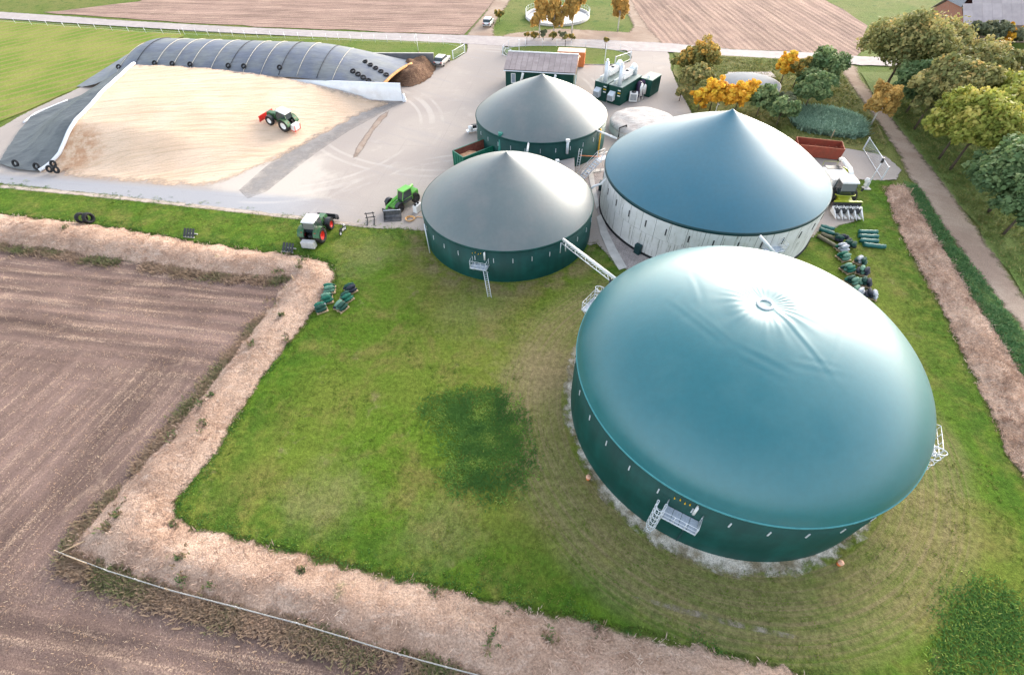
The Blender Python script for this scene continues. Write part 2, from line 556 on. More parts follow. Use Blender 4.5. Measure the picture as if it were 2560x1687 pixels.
# ---- banks of dry grass
def m_bank():
    t = NT('dry_bank_grass')
    a = t.noise(0.15, 5, 0.65, dist=0.5); b = t.noise(0.9, 6, 0.7); c = t.noise(7, 4, 0.75)
    v = t.noise(2.2, 5, 0.7, t.map(t.pos(), R(20), (0.35, 1, 1)))
    col = t.mix(t.ss(a, 0.35, 0.65), (.51, .36, .275), (.37, .245, .18))
    col = t.mix(t.math('MULTIPLY', t.ss(v, 0.5, 0.72), 0.7), col, (.60, .455, .37))
    col = t.mix(t.math('MULTIPLY', t.ss(b, 0.52, 0.7), 0.7), col, (.25, .155, .105))
    col = t.mix(t.math('MULTIPLY', t.ss(t.noise(0.35, 5, 0.7), 0.62, 0.72), 0.5), col, (.16, .19, .08))
    col = t.shade(col, c, 0.6, 1.38)
    t.bump(t.math('ADD', b, t.math('MULTIPLY', c, 0.5)), 1.0, 0.22)
    t.done(col, 0.97, 0.05)
    return t.ragged(0.8, 1.4, 0.8, 6, .3)
M_bank = m_bank()
def bank_relief(top):
    def f(x, y, e):
        s = np.clip(e / 2.3, 0, 1); s = s * s * (3 - 2 * s)
        return s * (top + 0.35 * (vnoise(x, y, 0.6, 3) - .5) + 0.25 * (vnoise(x, y, 1.7, 5) - .5)) + 0.12 * (vnoise(x, y, 2.5, 8) - .3) * np.clip(e, 0, 1)
    return f
BANK = [(-700, 400), (-100, 483), (0, 498), (150, 513), (300, 533), (430, 558), (560, 578), (660, 588), (720, 597), (764, 608), (780, 630), (778, 648), (748, 704), (703, 764), (643, 834), (563, 954), (503, 1054), (453, 1114), (413, 1164), (410, 1197), (433, 1216), (560, 1251), (700, 1286), (850, 1326), (1000, 1361), (1100, 1381), (1200, 1406), (1350, 1436), (1500, 1476), (1700, 1521), (1900, 1576), (2500, 1890),
        (2300, 2100), (1500, 1720), (1150, 1582), (1000, 1545), (900, 1517), (700, 1461), (400, 1383), (250, 1330), (140, 1288), (150, 1268), (230, 1185), (330, 1075), (400, 995), (480, 895), (560, 795), (640, 695), (668, 652), (600, 648), (470, 637), (300, 612), (130, 588), (0, 570), (-100, 552), (-700, 455)]
sheet('grass_bank', GP(BANK), 0.02, M_bank, 0.8, 0.15, bank_relief(0.9), 2)
BANK_R = [(2052, 438), (2068, 428), (2100, 430), (2116, 440), (2134, 480), (2184, 560), (2264, 690), (2334, 800), (2430, 960), (2800, 1500), (2720, 1700), (2425, 1180), (2338, 1050), (2288, 930), (2238, 830), (2188, 720), (2148, 650), (2098, 560), (2073, 500)]
sheet('grass_bank', GP(BANK_R), 0.02, M_bank, 0.8, 0.12, bank_relief(0.5), 3)

# ---- harvested field on the near left
def m_stubble(name, c1, c2, straw, amt=0.75, rot2=None, pivot=None):
    t = NT(name)
    v = t.map(t.pos(), -ROW)
    def streaks(vec):
        s1 = t.noise(1.0, 6, 0.7, t.map(vec, 0, (0.09, 1.5, 1)))
        s2 = t.noise(1.0, 4, 0.6, t.map(vec, 0, (0.03, 0.38, 1), (7, 3, 0)))
        s3 = t.wave(0.21, vec, 2.2, 0.6, 3, 'Y')
        return s1, s2, s3
    s1, s2, s3 = streaks(v)
    if rot2 is not None:
        q1, q2, q3 = streaks(t.map(t.pos(), -rot2))
        sp = t.n('ShaderNodeSeparateXYZ'); t.put(sp.inputs[0], v)
        k = t.math('ADD', sp.outputs[1], t.math('MULTIPLY', t.noise(0.1, 3), 6))
        m = t.math('MULTIPLY', t.ss(k, pivot[0] - 2, pivot[0] + 3), t.ss(k, pivot[1] - 6, pivot[1] + 8, 1, 0))
        def mx(a, b):
            return t.math('ADD', t.math('MULTIPLY', a, t.math('SUBTRACT', 1.0, m)), t.math('MULTIPLY', b, m))
        s1, s2, s3 = mx(s1, q1), mx(s2, q2), mx(s3, q3)
    fine = t.noise(8, 5, 0.75); b = t.noise(0.12, 4, 0.6)
    col = t.mix(t.ss(b, 0.35, 0.65), c1, c2)
    col = t.shade(col, s2, 0.7, 1.28)
    k = t.math('MULTIPLY', t.ss(s1, 0.47, 0.63), t.ss(fine, 0.42, 0.6))
    k = t.math('MULTIPLY', k, t.ss(s3, 0.1, 0.8, 0.35, 1.0))
    col = t.mix(t.math('MULTIPLY', k, amt), col, straw)
    col = t.mix(t.math('MULTIPLY', t.ss(t.noise(0.25, 5, 0.7, dist=1), 0.58, 0.74), 0.4), col, straw)
    col = t.shade(col, fine, 0.68, 1.3)
    t.bump(t.math('ADD', t.math('MULTIPLY', s3, 0.8), fine), 0.9, 0.12)
    return t.done(col, 0.97, 0.06)
ARM = ang(g(150, 1280), g(640, 700))
yv = lambda p: (Matrix.Rotation(-ROW, 4, 'Z') @ p).y
FIELD = [(-900, 410), (-100, 548), (0, 566), (130, 584), (300, 608), (470, 633), (600, 644), (672, 648), (648, 700), (565, 800), (485, 900), (405, 1000), (335, 1080), (235, 1190), (155, 1275), (250, 1325), (400, 1378), (700, 1455), (900, 1511), (1150, 1577), (1500, 1712), (1900, 1900), (1500, 2300), (-600, 2100), (-1600, 1200)]
sheet('stubble_field', GP(FIELD), -0.03, m_stubble('stubble_soil', (.225, .152, .128), (.162, .11, .093), (.50, .36, .265), .85, ARM, (yv(g(150, 1290)), yv(g(150, 800)))), 2.0,
      height=lambda x, y, e: 0.06 * (vnoise(x, y, 0.8) - .5), seed=5)

# ---- far fields, roads, tracks, verges
M_farfield = m_stubble('far_stubble_soil', (.335, .23, .185), (.28, .19, .155), (.56, .42, .32), 0.5)
sheet('brown_field', GP([(98, 29), (250, 40), (420, 52), (700, 66), (900, 74), (1078, 80), (1098, 60), (1148, 0), (1210, -80), (1300, -200), (-200, -200), (250, -20), (330, 2), (200, 18)]), -0.05, M_farfield, 5, 0.3)
t2 = m_stubble('ploughed_soil', (.345, .235, .185), (.28, .19, .155), (.54, .40, .31), 0.55, R(93), (-500, 500))
sheet('brown_field', GP([(1458, -10), (1478, 30), (1505, 70), (1540, 100), (1700, 113), (1850, 120), (1988, 131), (2012, 110), (2015, 60), (1960, 22), (1905, -8), (1860, -80), (1760, -220), (1340, -220), (1420, -80)]), -0.05, t2, 5, 0.3)
def m_crop():
    t = NT('young_crop')
    v = t.map(t.pos(), -R(47))
    s = t.wave(0.105, v, 0.5, 0.4, 2, 'Y'); a = t.noise(0.08, 4, 0.6); f = t.noise(3, 5, 0.7)
    col = t.mix(t.ss(a, 0.35, 0.65), (.14, .21, .03), (.23, .25, .06))
    col = t.mix(t.math('MULTIPLY', t.ss(s, 0.62, 0.92), 0.75), col, (.26, .205, .085))
    col = t.shade(col, f, 0.75, 1.25)
    t.bump(f, 0.6, 0.12)
    return t.done(col, 0.95, 0.08)
sheet('crop_field', GP([(-900, -20), (0, 47), (300, 71), (440, 80), (405, 92), (335, 132), (300, 158), (150, 218), (60, 258), (0, 282), (-110, 330), (-900, 200)]), -0.045, m_crop(), 4, 0.2)
M_verge = m_meadow('verge_grass', (.115, .17, .03), (.165, .185, .05), (.07, .13, .02), 2.0)
sheet('roadside_verge', GP([(430, 76), (700, 86), (900, 92), (1060, 98), (1084, 106), (1082, 122), (1054, 140), (1020, 146), (900, 128), (600, 110), (420, 100)]), 0.012, M_verge, 2, 0.15)
isl = smooth_poly(GP([(1168, 120), (1180, 110), (1260, 106), (1360, 110), (1440, 118), (1466, 130), (1462, 142), (1430, 152), (1320, 150), (1190, 136)]), 2)
sheet('grass_island', isl, 0.03, M_verge, 1.2, 0.05)
bm = MB()
for i in range(len(isl)):
    a, b = isl[i], isl[(i + 1) % len(isl)]
    bm.tube([(a.x, a.y, 0.03), (b.x, b.y, 0.03)], 0.09, 4, False)
struct(bm.build('kerb', M_conc))

def m_road(name, c1, c2):
    t = NT(name)
    a = t.noise(0.08, 4, 0.6); b = t.noise(0.7, 5, 0.65); c = t.noise(9, 3, 0.7)
    col = t.mix(t.ss(a, 0.35, 0.65), c1, c2)
    col = t.shade(col, b, 0.88, 1.1)
    col = t.shade(col, c, 0.9, 1.1)
    t.bump(c, 0.2, 0.02)
    t.done(col, 0.85, 0.25)
    return t.ragged(0.5, 1.0, 0.7, 5, .35)
M_road = m_road('grey_asphalt_road', (.37, .325, .315), (.42, .37, .35))
ROAD_T = [(-900, -60), (-300, 8), (0, 28), (140, 37), (284, 48), (568, 64), (842, 75), (1041, 81), (1200, 86), (1400, 93), (1560, 101), (1700, 115), (1860, 121), (2000, 131), (2200, 140), (2379, 150), (2700, 165), (3200, 190)]
ROAD_B = [(-900, -42), (-300, 25), (0, 44), (140, 53), (284, 62), (568, 79), (842, 92), (1041, 100), (1200, 110), (1400, 116), (1560, 122), (1700, 131), (1860, 140), (2000, 152), (2200, 158), (2379, 168), (2700, 186), (3200, 215)]
sheet('road', GP(ROAD_T) + GP(ROAD_B)[::-1], 0.02, M_road, 0.9, 0.05)

def m_track(name, c1, c2, grass):
    t = NT(name)
    a = t.noise(0.15, 5, 0.65, dist=0.6); b = t.noise(1.2, 6, 0.7); c = t.noise(8, 4, 0.7)
    col = t.mix(t.ss(a, 0.35, 0.65), c1, c2)
    col = t.mix(t.math('MULTIPLY', t.ss(b, 0.56, 0.72), 0.5), col, grass)
    col = t.shade(col, c, 0.75, 1.25)
    t.bump(b, 0.5, 0.08)
    t.done(col, 0.95, 0.1)
    return t.ragged(1.1, 1.0, 0.9, 6, .45)
M_track = m_track('sandy_track', (.30, .215, .165), (.39, .30, .235), (.23, .17, .11))
sheet('dirt_track', GP([(1945, 150), (1960, 175), (1992, 222), (2042, 290), (2092, 368), (2098, 392), (2110, 412), (2122, 424), (2198, 540), (2290, 664), (2385, 778), (2600, 1050), (3000, 1500), (3100, 1400), (2700, 1000), (2400, 712), (2335, 624), (2264, 522), (2184, 412), (2094, 302), (2044, 236), (2000, 185), (1992, 152)]), 0.02, M_track, 0.8, 0.08)
sheet('dirt_track', GP([(1148, -4), (1128, 28), (1098, 62), (1080, 84), (1150, 92), (1148, 62), (1160, 40), (1180, 12), (1200, -20), (1300, -160), (1250, -160)]), 0.0, M_track, 1.1, 0.1)
sheet('dirt_track', GP([(1444, -8), (1456, 30), (1470, 60), (1460, 75), (1300, 66), (1180, 78), (1150, 92), (1330, 94), (1545, 103), (1512, 72), (1484, 30), (1464, -10), (1420, -120), (1385, -120)]), 0.0, M_track, 1.1, 0.1)
M_rough = m_meadow('rough_grass', (.13, .155, .035), (.19, .175, .065), (.06, .10, .025), 2.5)
sheet('rough_meadow', GP([(1570, 118), (1700, 130), (1860, 138), (1950, 150), (1990, 222), (2040, 290), (2060, 330), (2052, 350), (2010, 352), (1935, 340), (1830, 336), (1700, 300), (1615, 268), (1584, 215), (1564, 165)]), 0.012, M_rough, 2, 0.15)
M_ditch = m_meadow('bank_side_grass', (.075, .15, .035), (.11, .16, .05), (.045, .10, .025), 3.0)
sheet('grass_strip', GP([(2098, 420), (2126, 426), (2198, 540), (2290, 664), (2385, 778), (2600, 1050), (3000, 1500), (2820, 1520), (2430, 970), (2334, 806), (2264, 696), (2184, 566), (2130, 482), (2112, 440)]), 0.012, M_ditch, 1.6, 0.15,
      lambda x, y, e: 0.25 * np.clip(e, 0, 1) * vnoise(x, y, 0.9, 4))
M_pasture = m_meadow('pasture_grass', (.13, .19, .045), (.17, .21, .065), (.09, .15, .035), 1.5)
sheet('pasture', GP([(2000, 168), (2200, 164), (2379, 174), (3200, 225), (4000, 900), (3100, 1400), (2700, 1000), (2400, 712), (2335, 624), (2264, 522), (2184, 412), (2094, 302), (2044, 236)]), -0.04, M_pasture, 4, 0.2)

def m_smear(name, c1, c2, width, soft, amount=1.0, ns=.6):
    t = NT(name)
    col = t.mix(t.ss(t.noise(.5, 6, .7), .35, .65), c1, c2)
    col = t.shade(col, t.noise(6, 4, .7), .85, 1.12)
    t.done(col, .85, .2)
    return t.ragged(width, ns, amount, 6, soft)
sheet('wet_paving', GP([(555, 442), (600, 402), (660, 352), (725, 302), (775, 258), (850, 236), (940, 236), (890, 262), (810, 305), (740, 352), (670, 405), (620, 445), (575, 462)]), .006, m_smear('wet_grey_paving', (.285, .265, .255), (.335, .305, .285), 3.0, 1.0), .9)
sheet('spilled_soil', GP([(818, 368), (826, 345), (850, 310), (880, 270), (905, 255), (900, 270), (872, 300), (845, 345), (832, 365)]), .010, m_smear('spilled_soil', (.28, .20, .155), (.36, .29, .24), .5, .5), .35)
sheet('sandy_edge', GP([(0, 428), (200, 447), (400, 468), (560, 486), (700, 502), (850, 522), (850, 530), (700, 512), (560, 496), (400, 478), (200, 457), (0, 438)]), .045, m_smear('sandy_edge', (.46, .37, .30), (.54, .45, .37), .5, .5), .4)
sheet('bare_soil_strip', GP([(1460, 1382), (1560, 1402), (1700, 1440), (1850, 1475), (1840, 1484), (1700, 1455), (1560, 1418)]), .05, m_smear('bare_soil_strip', (.30, .25, .19), (.40, .35, .28), .45, .6, 1.1, 1.2), .3)
# ================================================================== TANKS
def m_membrane(name, c, dust, rough=0.38, dustamt=0.35, spec=0.45, ior=1.52):
    t = NT(name)
    a = t.noise(0.35, 5, 0.6, t.obj()); b = t.noise(2.5, 4, 0.6, t.obj())
    col = t.mix(t.math('MULTIPLY', t.ss(a, 0.35, 0.7), dustamt), c, dust)
    col = t.shade(col, b, 0.95, 1.05)
    sx = t.n('ShaderNodeSeparateXYZ'); t.put(sx.inputs[0], t.obj())
    sm_ = t.ss(t.math('PINGPONG', sx.outputs[0], 1.05), .0, .045, 1, 0)
    col = t.mix(t.math('MULTIPLY', sm_, .15), col, dust)
    spk = t.noise(1.6, 6, .8, t.map(t.obj(), 0, (1, 1, .3)))
    col = t.mix(t.math('MULTIPLY', t.ss(spk, .62, .75), .14), col, (.30, .30, .26))
    rg = t.ss(a, 0.3, 0.7, rough - 0.05, rough + 0.07)
    t.bump(b, 0.04, 0.05)
    t.b.inputs['Coat Weight'].default_value = 1.0
    t.b.inputs['Coat Roughness'].default_value = rough - .08
    t.b.inputs['Coat IOR'].default_value = ior
    return t.done(col, rg, spec)
M_mem_big = m_membrane('teal_membrane', (.0, .132, .158), (.03, .165, .185), 0.45, 0.5)
M_mem_grey = m_membrane('dusty_grey_membrane', (.10, .13, .13), (.165, .165, .158), 0.56, 0.6)
M_mem_blue = m_membrane('blue_membrane', (.008, .125, .185), (.045, .145, .19), 0.6, 0.4)
def m_cladding(name, c, c2):
    t = NT(name)
    v = t.noise(1.0, 4, 0.6, t.map(t.obj(), 0, (1.2, 1.2, 0.15))); a = t.noise(0.5, 5, 0.65, t.obj())
    col = t.mix(t.ss(a, 0.4, 0.7), c, c2)
    col = t.shade(col, v, 0.85, 1.15)
    return t.done(col, 0.5, 0.3)
M_clad = m_cladding('dark_green_cladding', (.002, .048, .04), (.004, .064, .054))
M_galv = plain('galvanised_steel', (.70, .73, .77), 0.4, 0.5, 0.15, 0.1, 6)
M_white = plain('white_paint', (.78, .77, .75), 0.5, 0.4, 0, 0.06, 2, dirt=(.5, .46, .4), dirt_amt=0.25)
M_band = plain('dark_green_band', (.008, .045, .05), 0.45, 0.4)
M_teal_edge = plain('pale_teal_edge', (.05, .25, .27), 0.4, 0.5)
M_black = plain('black_rubber', (.02, .02, .022), 0.75, 0.25, 0, 0.25, 5, 0.2)
M_yellow = plain('yellow_paint', (.75, .42, .02), 0.45, 0.4)
M_orange = plain('orange_plastic', (.78, .19, .06), 0.5, 0.4)
M_grate = plain('steel_grating', (.50, .55, .62), 0.5, 0.4, 0.1, 0.15, 10)
M_darkmetal = plain('dark_metal', (.05, .05, .055), 0.5, 0.4, 0.3)
def m_stained():
    t = NT('stained_white_cladding')
    oi = t.n('ShaderNodeObjectInfo').outputs['Random']
    off = t.n('ShaderNodeCombineXYZ'); t.put(off.inputs[0], t.math('MULTIPLY', oi, 90)); t.put(off.inputs[1], t.math('MULTIPLY', oi, 37))
    va = t.n('ShaderNodeVectorMath', operation='ADD'); t.put(va.inputs[0], t.obj()); t.put(va.inputs[1], off.outputs[0])
    v = va.outputs[0]
    st = t.noise(1.0, 6, 0.75, t.map(v, 0, (2.4, 2.4, 0.22))); a = t.noise(0.8, 5, 0.65, v); f = t.noise(5, 5, 0.7, v)
    col = t.mix(t.ss(a, 0.35, 0.7), (.80, .78, .77), (.70, .68, .65))
    k = t.math('MULTIPLY', t.ss(st, 0.53, 0.68), t.ss(f, 0.3, 0.6, 0.3, 1))
    col = t.mix(t.math('MULTIPLY', k, 0.9), col, (.20, .185, .13))
    return t.done(col, 0.55, 0.35)
M_stained = m_stained()

def dome_mesh(R0, z0, z1, shape, n=192, m=72, wrinkle=None):
    prof = []
    for i in range(m + 1):
        q = 1 - i / m
        q = q ** 1.15
        prof.append((R0 * q, z0 + (z1 - z0) * shape(q)))
    mb = MB().lathe(prof, n)
    if wrinkle:
        mb.v = [wrinkle(*p) for p in mb.v]
    return mb
def tent(a):
    return lambda q: 1 - a * q - (1 - a) * q ** 4.5 + 0.035 * math.exp(-q / 0.035) - 0.035 * math.exp(-1 / 0.035)
def cap(k):
    # part of a sphere, k = height / radius
    rs = (1 + k * k) / (2 * k)
    return lambda q: (math.sqrt(max(rs * rs - q * q, 0)) - (rs - k)) / k

def strip_mesh(w, h, d):
    return MB().box((0, 0, 0), (d, w, h)).build('strip_src', None)

def tank(name, T, label, wall_mat, mem_mat, shape, band_mat, n_strips, strip_z, strip_mat, strip_arc, wrinkle=None, strip_size=(.07, .75), band=.12):
    c, R0, h, top = T
    root = empty(name, c, 0, label, 'biogas tank')
    if wall_mat is not None:
        MB().lathe([(R0 - .06, h - .02), (R0, h - .02), (R0, 0.0), (R0, -.3)][::-1], 128).build('wall', wall_mat, root, fix=False)
    dome_mesh(R0 + .02, h, top, shape, wrinkle=wrinkle).build('roof_membrane', mem_mat, root, fix=False)
    MB().lathe([(R0 + .05, h - band), (R0 + .075, h - band * .5), (R0 + .06, h + .04), (R0 - .05, h + .07)], 160).build('rim_band', band_mat, root, fix=False)
    src = None
    for i in range(n_strips):
        a = strip_arc[0] + (strip_arc[1] - strip_arc[0]) * (i + .5) / n_strips
        loc = ((R0 + .03) * math.cos(a), (R0 + .03) * math.sin(a), strip_z)
        if src is None:
            src = MB().box((0, 0, 0), (.05, strip_size[0], strip_size[1])).build('fixing_strip', strip_mat, root, loc, a)
        else:
            link_mesh('fixing_strip', src.data, None, root, loc, a)
    return root

def platform(root, a, z, R0, w=2.2, d=1.0, ladder='cage', side=1, rail=1.05, top=None):
    """service platform on the tank wall at angle a; ladder on its side"""
    m = Matrix.Rotation(a, 4, 'Z') @ Matrix.Translation((R0, 0, 0))
    P = lambda x, y, zz: m @ Vector((x, y, zz))
    pl = empty('service_platform', (0, 0, 0), 0, parent=root)
    f = MB()
    for i in range(4):
        y = -w / 2 + w / 4 * (i + .5)
        f.box(P(d / 2 + .05, y, z), (d, w / 4 - .03, .05), a)
    f.build('floor_grating', M_grate, pl)
    r = MB()
    for zz in (.12, .55, rail):
        r.tube([P(.05, -w / 2, z + zz), P(d + .05, -w / 2, z + zz), P(d + .05, w / 2, z + zz), P(.05, w / 2, z + zz)], .028 if zz > .2 else .05, 5)
    for y in (-w / 2, -w / 6, w / 6, w / 2):
        r.tube([P(d + .05, y, z - .03), P(d + .05, y, z + rail)], .026, 5)
    for y in (-w / 2, w / 2):
        r.tube([P(.07, y, z - .03), P(.07, y, z + rail)], .026, 5)
    r.build('railing', M_galv, pl)
    for y in (-w / 2 + .1, w / 2 - .1):
        MB().tube([P(.03, y, z - 1.0), P(d, y, z - .05)], .035, 5).build('bracket', M_galv, pl)
    y0 = side * (w / 2 + .32)
    if ladder == 'cage':
        l = MB()
        for dy in (-.22, .22):
            l.tube([P(d * .55, y0 + dy, .0), P(d * .55, y0 + dy, z + 1.1)], .032, 5)
        k = 0.3
        while k < z + .1:
            l.tube([P(d * .55, y0 - .22, k), P(d * .55, y0 + .22, k)], .018, 4); k += .3
        l.build('ladder', M_galv, pl)
        cg = MB()
        zs = np.linspace(2.2, z + 1.15, 6)
        for zz in zs:
            pts = [P(d * .55 + .72 * math.sin(t), y0 - .34 * math.cos(t), zz) for t in np.linspace(0, math.pi, 13)]
            cg.tube([P(d * .55, y0 - .22, zz)] + pts + [P(d * .55, y0 + .22, zz)], .034, 5)
        for t in np.linspace(.3, math.pi - .3, 5):
            cg.tube([P(d * .55 + .72 * math.sin(t), y0 - .34 * math.cos(t), zs[0]), P(d * .55 + .72 * math.sin(t), y0 - .34 * math.cos(t), zs[-1])], .024, 4)
        cg.build('safety_cage', M_galv, pl)
    elif ladder == 'lean':
        l = MB()
        for dd in (0, .42):
            l.tube([P(d + .1, side * w / 2 - dd * side + .1, z), P(d + 1.6, side * (w / 2 + 1.0) - dd * side, 0)], .035, 5)
        for i in range(1, 14):
            q = i / 14
            e0 = P(d + .1, side * w / 2 + .1, z).lerp(P(d + 1.6, side * (w / 2 + 1.0), 0), q)
            e1 = P(d + .1, side * w / 2 - .42 * side + .1, z).lerp(P(d + 1.6, side * (w / 2 + 1.0) - .42 * side, 0), q)
            l.tube([e0, e1], .02, 4)
        l.build('ladder', M_galv, pl)
    return pl

def sight_box(root, a, z, R0):
    """sight glasses and valves under the rim"""
    m = Matrix.Rotation(a, 4, 'Z') @ Matrix.Translation((R0, 0, 0))
    for i, y in enumerate((-.9, -.55, -.2, .1)):
        p = m @ Vector((.12, y, z + (.1 if i % 2 else -.05)))
        MB().tube([m @ Vector((0, y, p.z)), m @ Vector((.16, y, p.z))], .045, 6).build('valve', M_yellow, root)
    v = MB(); v.tube([m @ Vector((.2, .55, z - .65)), m @ Vector((.2, .55, z + .35))], .1, 8)
    v.tube([m @ Vector((0, .55, z + .3)), m @ Vector((.2, .55, z + .3))], .07, 6)
    v.build('overpressure_valve', M_white, root)

# wrinkles of the big roof: a ring in the middle from which folds run out, and a few long creases
def wrinkle_big(x, y, z):
    r = math.hypot(x + .55, y); a = math.atan2(y, x + .55)
    dz = 0.0
    dz -= 0.14 * math.exp(-((r - .2) / 1.5) ** 2)
    dz += 0.05 * math.exp(-((r - 2.0) / .8) ** 2) * (1 + .6 * math.cos(2 * a + .6))
    dz += 0.006 * math.cos(30 * a + 2 * math.sin(3 * a)) * math.exp(-((r - 1.7) / 1.2) ** 2)
    dz += 0.006 * math.cos(17 * a + 1.3) * math.exp(-((r - 3.0) / 1.3) ** 2) * (0.5 + 0.5 * math.cos(a + 1.6))
    for x0, y0, ca, L, w, am in CREASES:
        u = (x - x0) * math.cos(ca) + (y - y0) * math.sin(ca); v = -(x - x0) * math.sin(ca) + (y - y0) * math.cos(ca)
        v -= 0.03 * u * u / max(L, .1)
        e = math.exp(-(u / L) ** 4)
        dz += .35 * am * e * math.sin(v / w * 2.2) * math.exp(-(v / w) ** 2)
    return (x, y, z + dz)
rng = random.Random(11)
CREASES = [(-4.6, 2.5, R(85), 1.9, .30, .05), (-5.6, -.8, R(-62), 2.6, .34, .055), (-4.9, -1.2, R(-62), 2.2, .3, .045), (.6, -3.0, R(-70), 3.4, .3, .06), (-2.0, -4.6, R(-38), 1.7, .3, .05), (-2.4, -5.2, R(-38), 1.5, .25, .04),
           (1.0, -5.4, R(-12), 1.7, .3, .05), (1.4, -4.9, R(-14), 1.3, .25, .04), (3.0, -3.4, R(60), 1.8, .3, .05), (3.6, -2.6, R(62), 1.5, .28, .045), (6.5, 3.8, R(-45), 2.4, .3, .045), (7.2, 3.2, R(-48), 2.0, .28, .04), (8.6, -3.5, R(55), 1.1, .2, .04), (9.0, -5.0, R(50), 1.0, .2, .04)]
for i in range(26):
    q = rng.uniform(R(200), R(340)); rr = rng.uniform(10.5, 12.4)
    CREASES.append((rr * math.cos(q), rr * math.sin(q), q + R(90) + rng.uniform(-.3, .3), rng.uniform(.4, 1.0), .14, .022))

big = tank('biogas_tank', BIG, 'largest green biogas tank with a smooth teal dome, nearest the camera', M_clad, M_mem_big, (lambda q: max(0.0, 1 - q ** 2.1) ** .64), M_teal_edge, 34, 5.45, M_galv, (R(-178), R(178)), wrinkle_big, (.09, .62))
zt = BIG[3]
MB().lathe([(.40, zt - .14), (.42, zt - .05), (.58, zt - .05), (.60, zt - .14)], 32, (-.55, 0, 0)).build('centre_ring', M_white, big)
aF = ang(BIG[0], g(1583, 1200, 4.6)); platform(big, aF, 4.5, BIG[1], 2.3, 1.05, 'cage', -1); sight_box(big, aF, 6.05, BIG[1])
aL = ang(BIG[0], g(1352, 697, 4.8)); platform(big, aL, 4.7, BIG[1], 2.2, 1.15, 'cage', -1); sight_box(big, aL, 6.1, BIG[1])
aR = ang(BIG[0], g(2180, 1035, 4.8)); platform(big, aR, 4.7, BIG[1], 2.2, 1.15, 'cage', -1); sight_box(big, aR, 6.1, BIG[1])
m = Matrix.Rotation(aF + .05, 4, 'Z') @ Matrix.Translation((BIG[1] + .03, 0, 0))
MB().box(m @ Vector((0, 0, 2.3)), (.05, .1, 4.6), aF + .05).build('wall_seam', M_band, big)

mid = tank('biogas_tank', MID, 'green biogas tank with a grey pointed roof beside the green telehandler', M_clad, M_mem_grey, tent(.8), M_clad, 30, 3.15, M_galv, (R(-175), R(175)), None, (.07, .6), .1)
aM = ang(MID[0], g(1120, 600, 2.9)); platform(mid, aM, 2.4, MID[1], 1.9, 1.0, 'lean', 1); sight_box(mid, aM, 3.9, MID[1])
rear = tank('biogas_tank', REAR, 'green biogas tank with a grey pointed roof in front of the technical building', M_clad, M_mem_grey, tent(.8), M_clad, 28, 3.2, M_galv, (R(-175), R(175)), None, (.07, .6), .1)

white = tank('biogas_tank', WHITE, 'stained white walled biogas tank with a blue pointed roof', None, M_mem_blue, tent(.82), M_band, 32, 4.2, M_darkmetal, (R(-177), R(177)), None, (.14, .85), .3)
# its cladding: two rows of sheets, each a piece of its own
NP = 46
src = {}
for row, (z0, z1) in enumerate(((0.25, 2.95), (2.98, 5.55))):
    for i in range(NP):
        a = 2 * math.pi * (i + (.5 if row else 0)) / NP
        if row not in src:
            w = 2 * math.pi / NP - .0028
            pm = MB().lathe([(WHITE[1] - .04, z0), (WHITE[1], z0), (WHITE[1], z1), (WHITE[1] - .04, z1)], 5, a0=-w / 2, a1=w / 2, smooth=False)
            src[row] = pm.build('wall_panel', M_stained, white, None, a, fix=False)
        else:
            link_mesh('wall_panel', src[row].data, None, white, None, a)
MB().lathe([(WHITE[1] - .06, 0), (WHITE[1] - .03, .3), (WHITE[1] - .03, 5.8)], 96).build('inner_wall', plain('dark_joint', (.10, .095, .085), .9, .1), white, fix=False)
MB().lathe([(WHITE[1] + .14, -.1), (WHITE[1] + .14, .16), (WHITE[1] - .05, .26)], 96).build('base_skirt', M_black, white, fix=False)
aW = ang(WHITE[0], g(1795, 570, 4.0)); platform(white, aW, 3.6, WHITE[1], 2.2, 1.0, 'none')
for p, s in ((g(1482, 583, 0.3), .7), (g(1399, 437, .3), .8)):
    a = ang(WHITE[0], p)
    MB().box(((WHITE[1] + .35) * math.cos(a), (WHITE[1] + .35) * math.sin(a), .65), (.5, .8, 1.3), a).build('hatch_box', M_band, white, bevel=.04)
# ================================================================== SILAGE BUNKERS
W0 = Vector((-19.56, 93.71, 0))              # right end of the white bunker wall
E1 = Vector((-1.125, .1758, 0)); E2 = Vector((.0463, 1.316, 0)); DET = E1.x * E2.y - E1.y * E2.x; S1 = E1.length
def loc2w(u, v, z=0.0):
    p = W0 + E1 * u + E2 * v
    return Vector((p.x, p.y, z))
def w2loc(x, y):
    dx, dy = np.asarray(x) - W0.x, np.asarray(y) - W0.y
    return (dx * E2.y - dy * E2.x) / DET, (dy * E1.x - dx * E1.y) / DET
def sm(x, a, b):
    t = np.clip((x - a) / (b - a), 0, 1)
    return t * t * (3 - 2 * t)

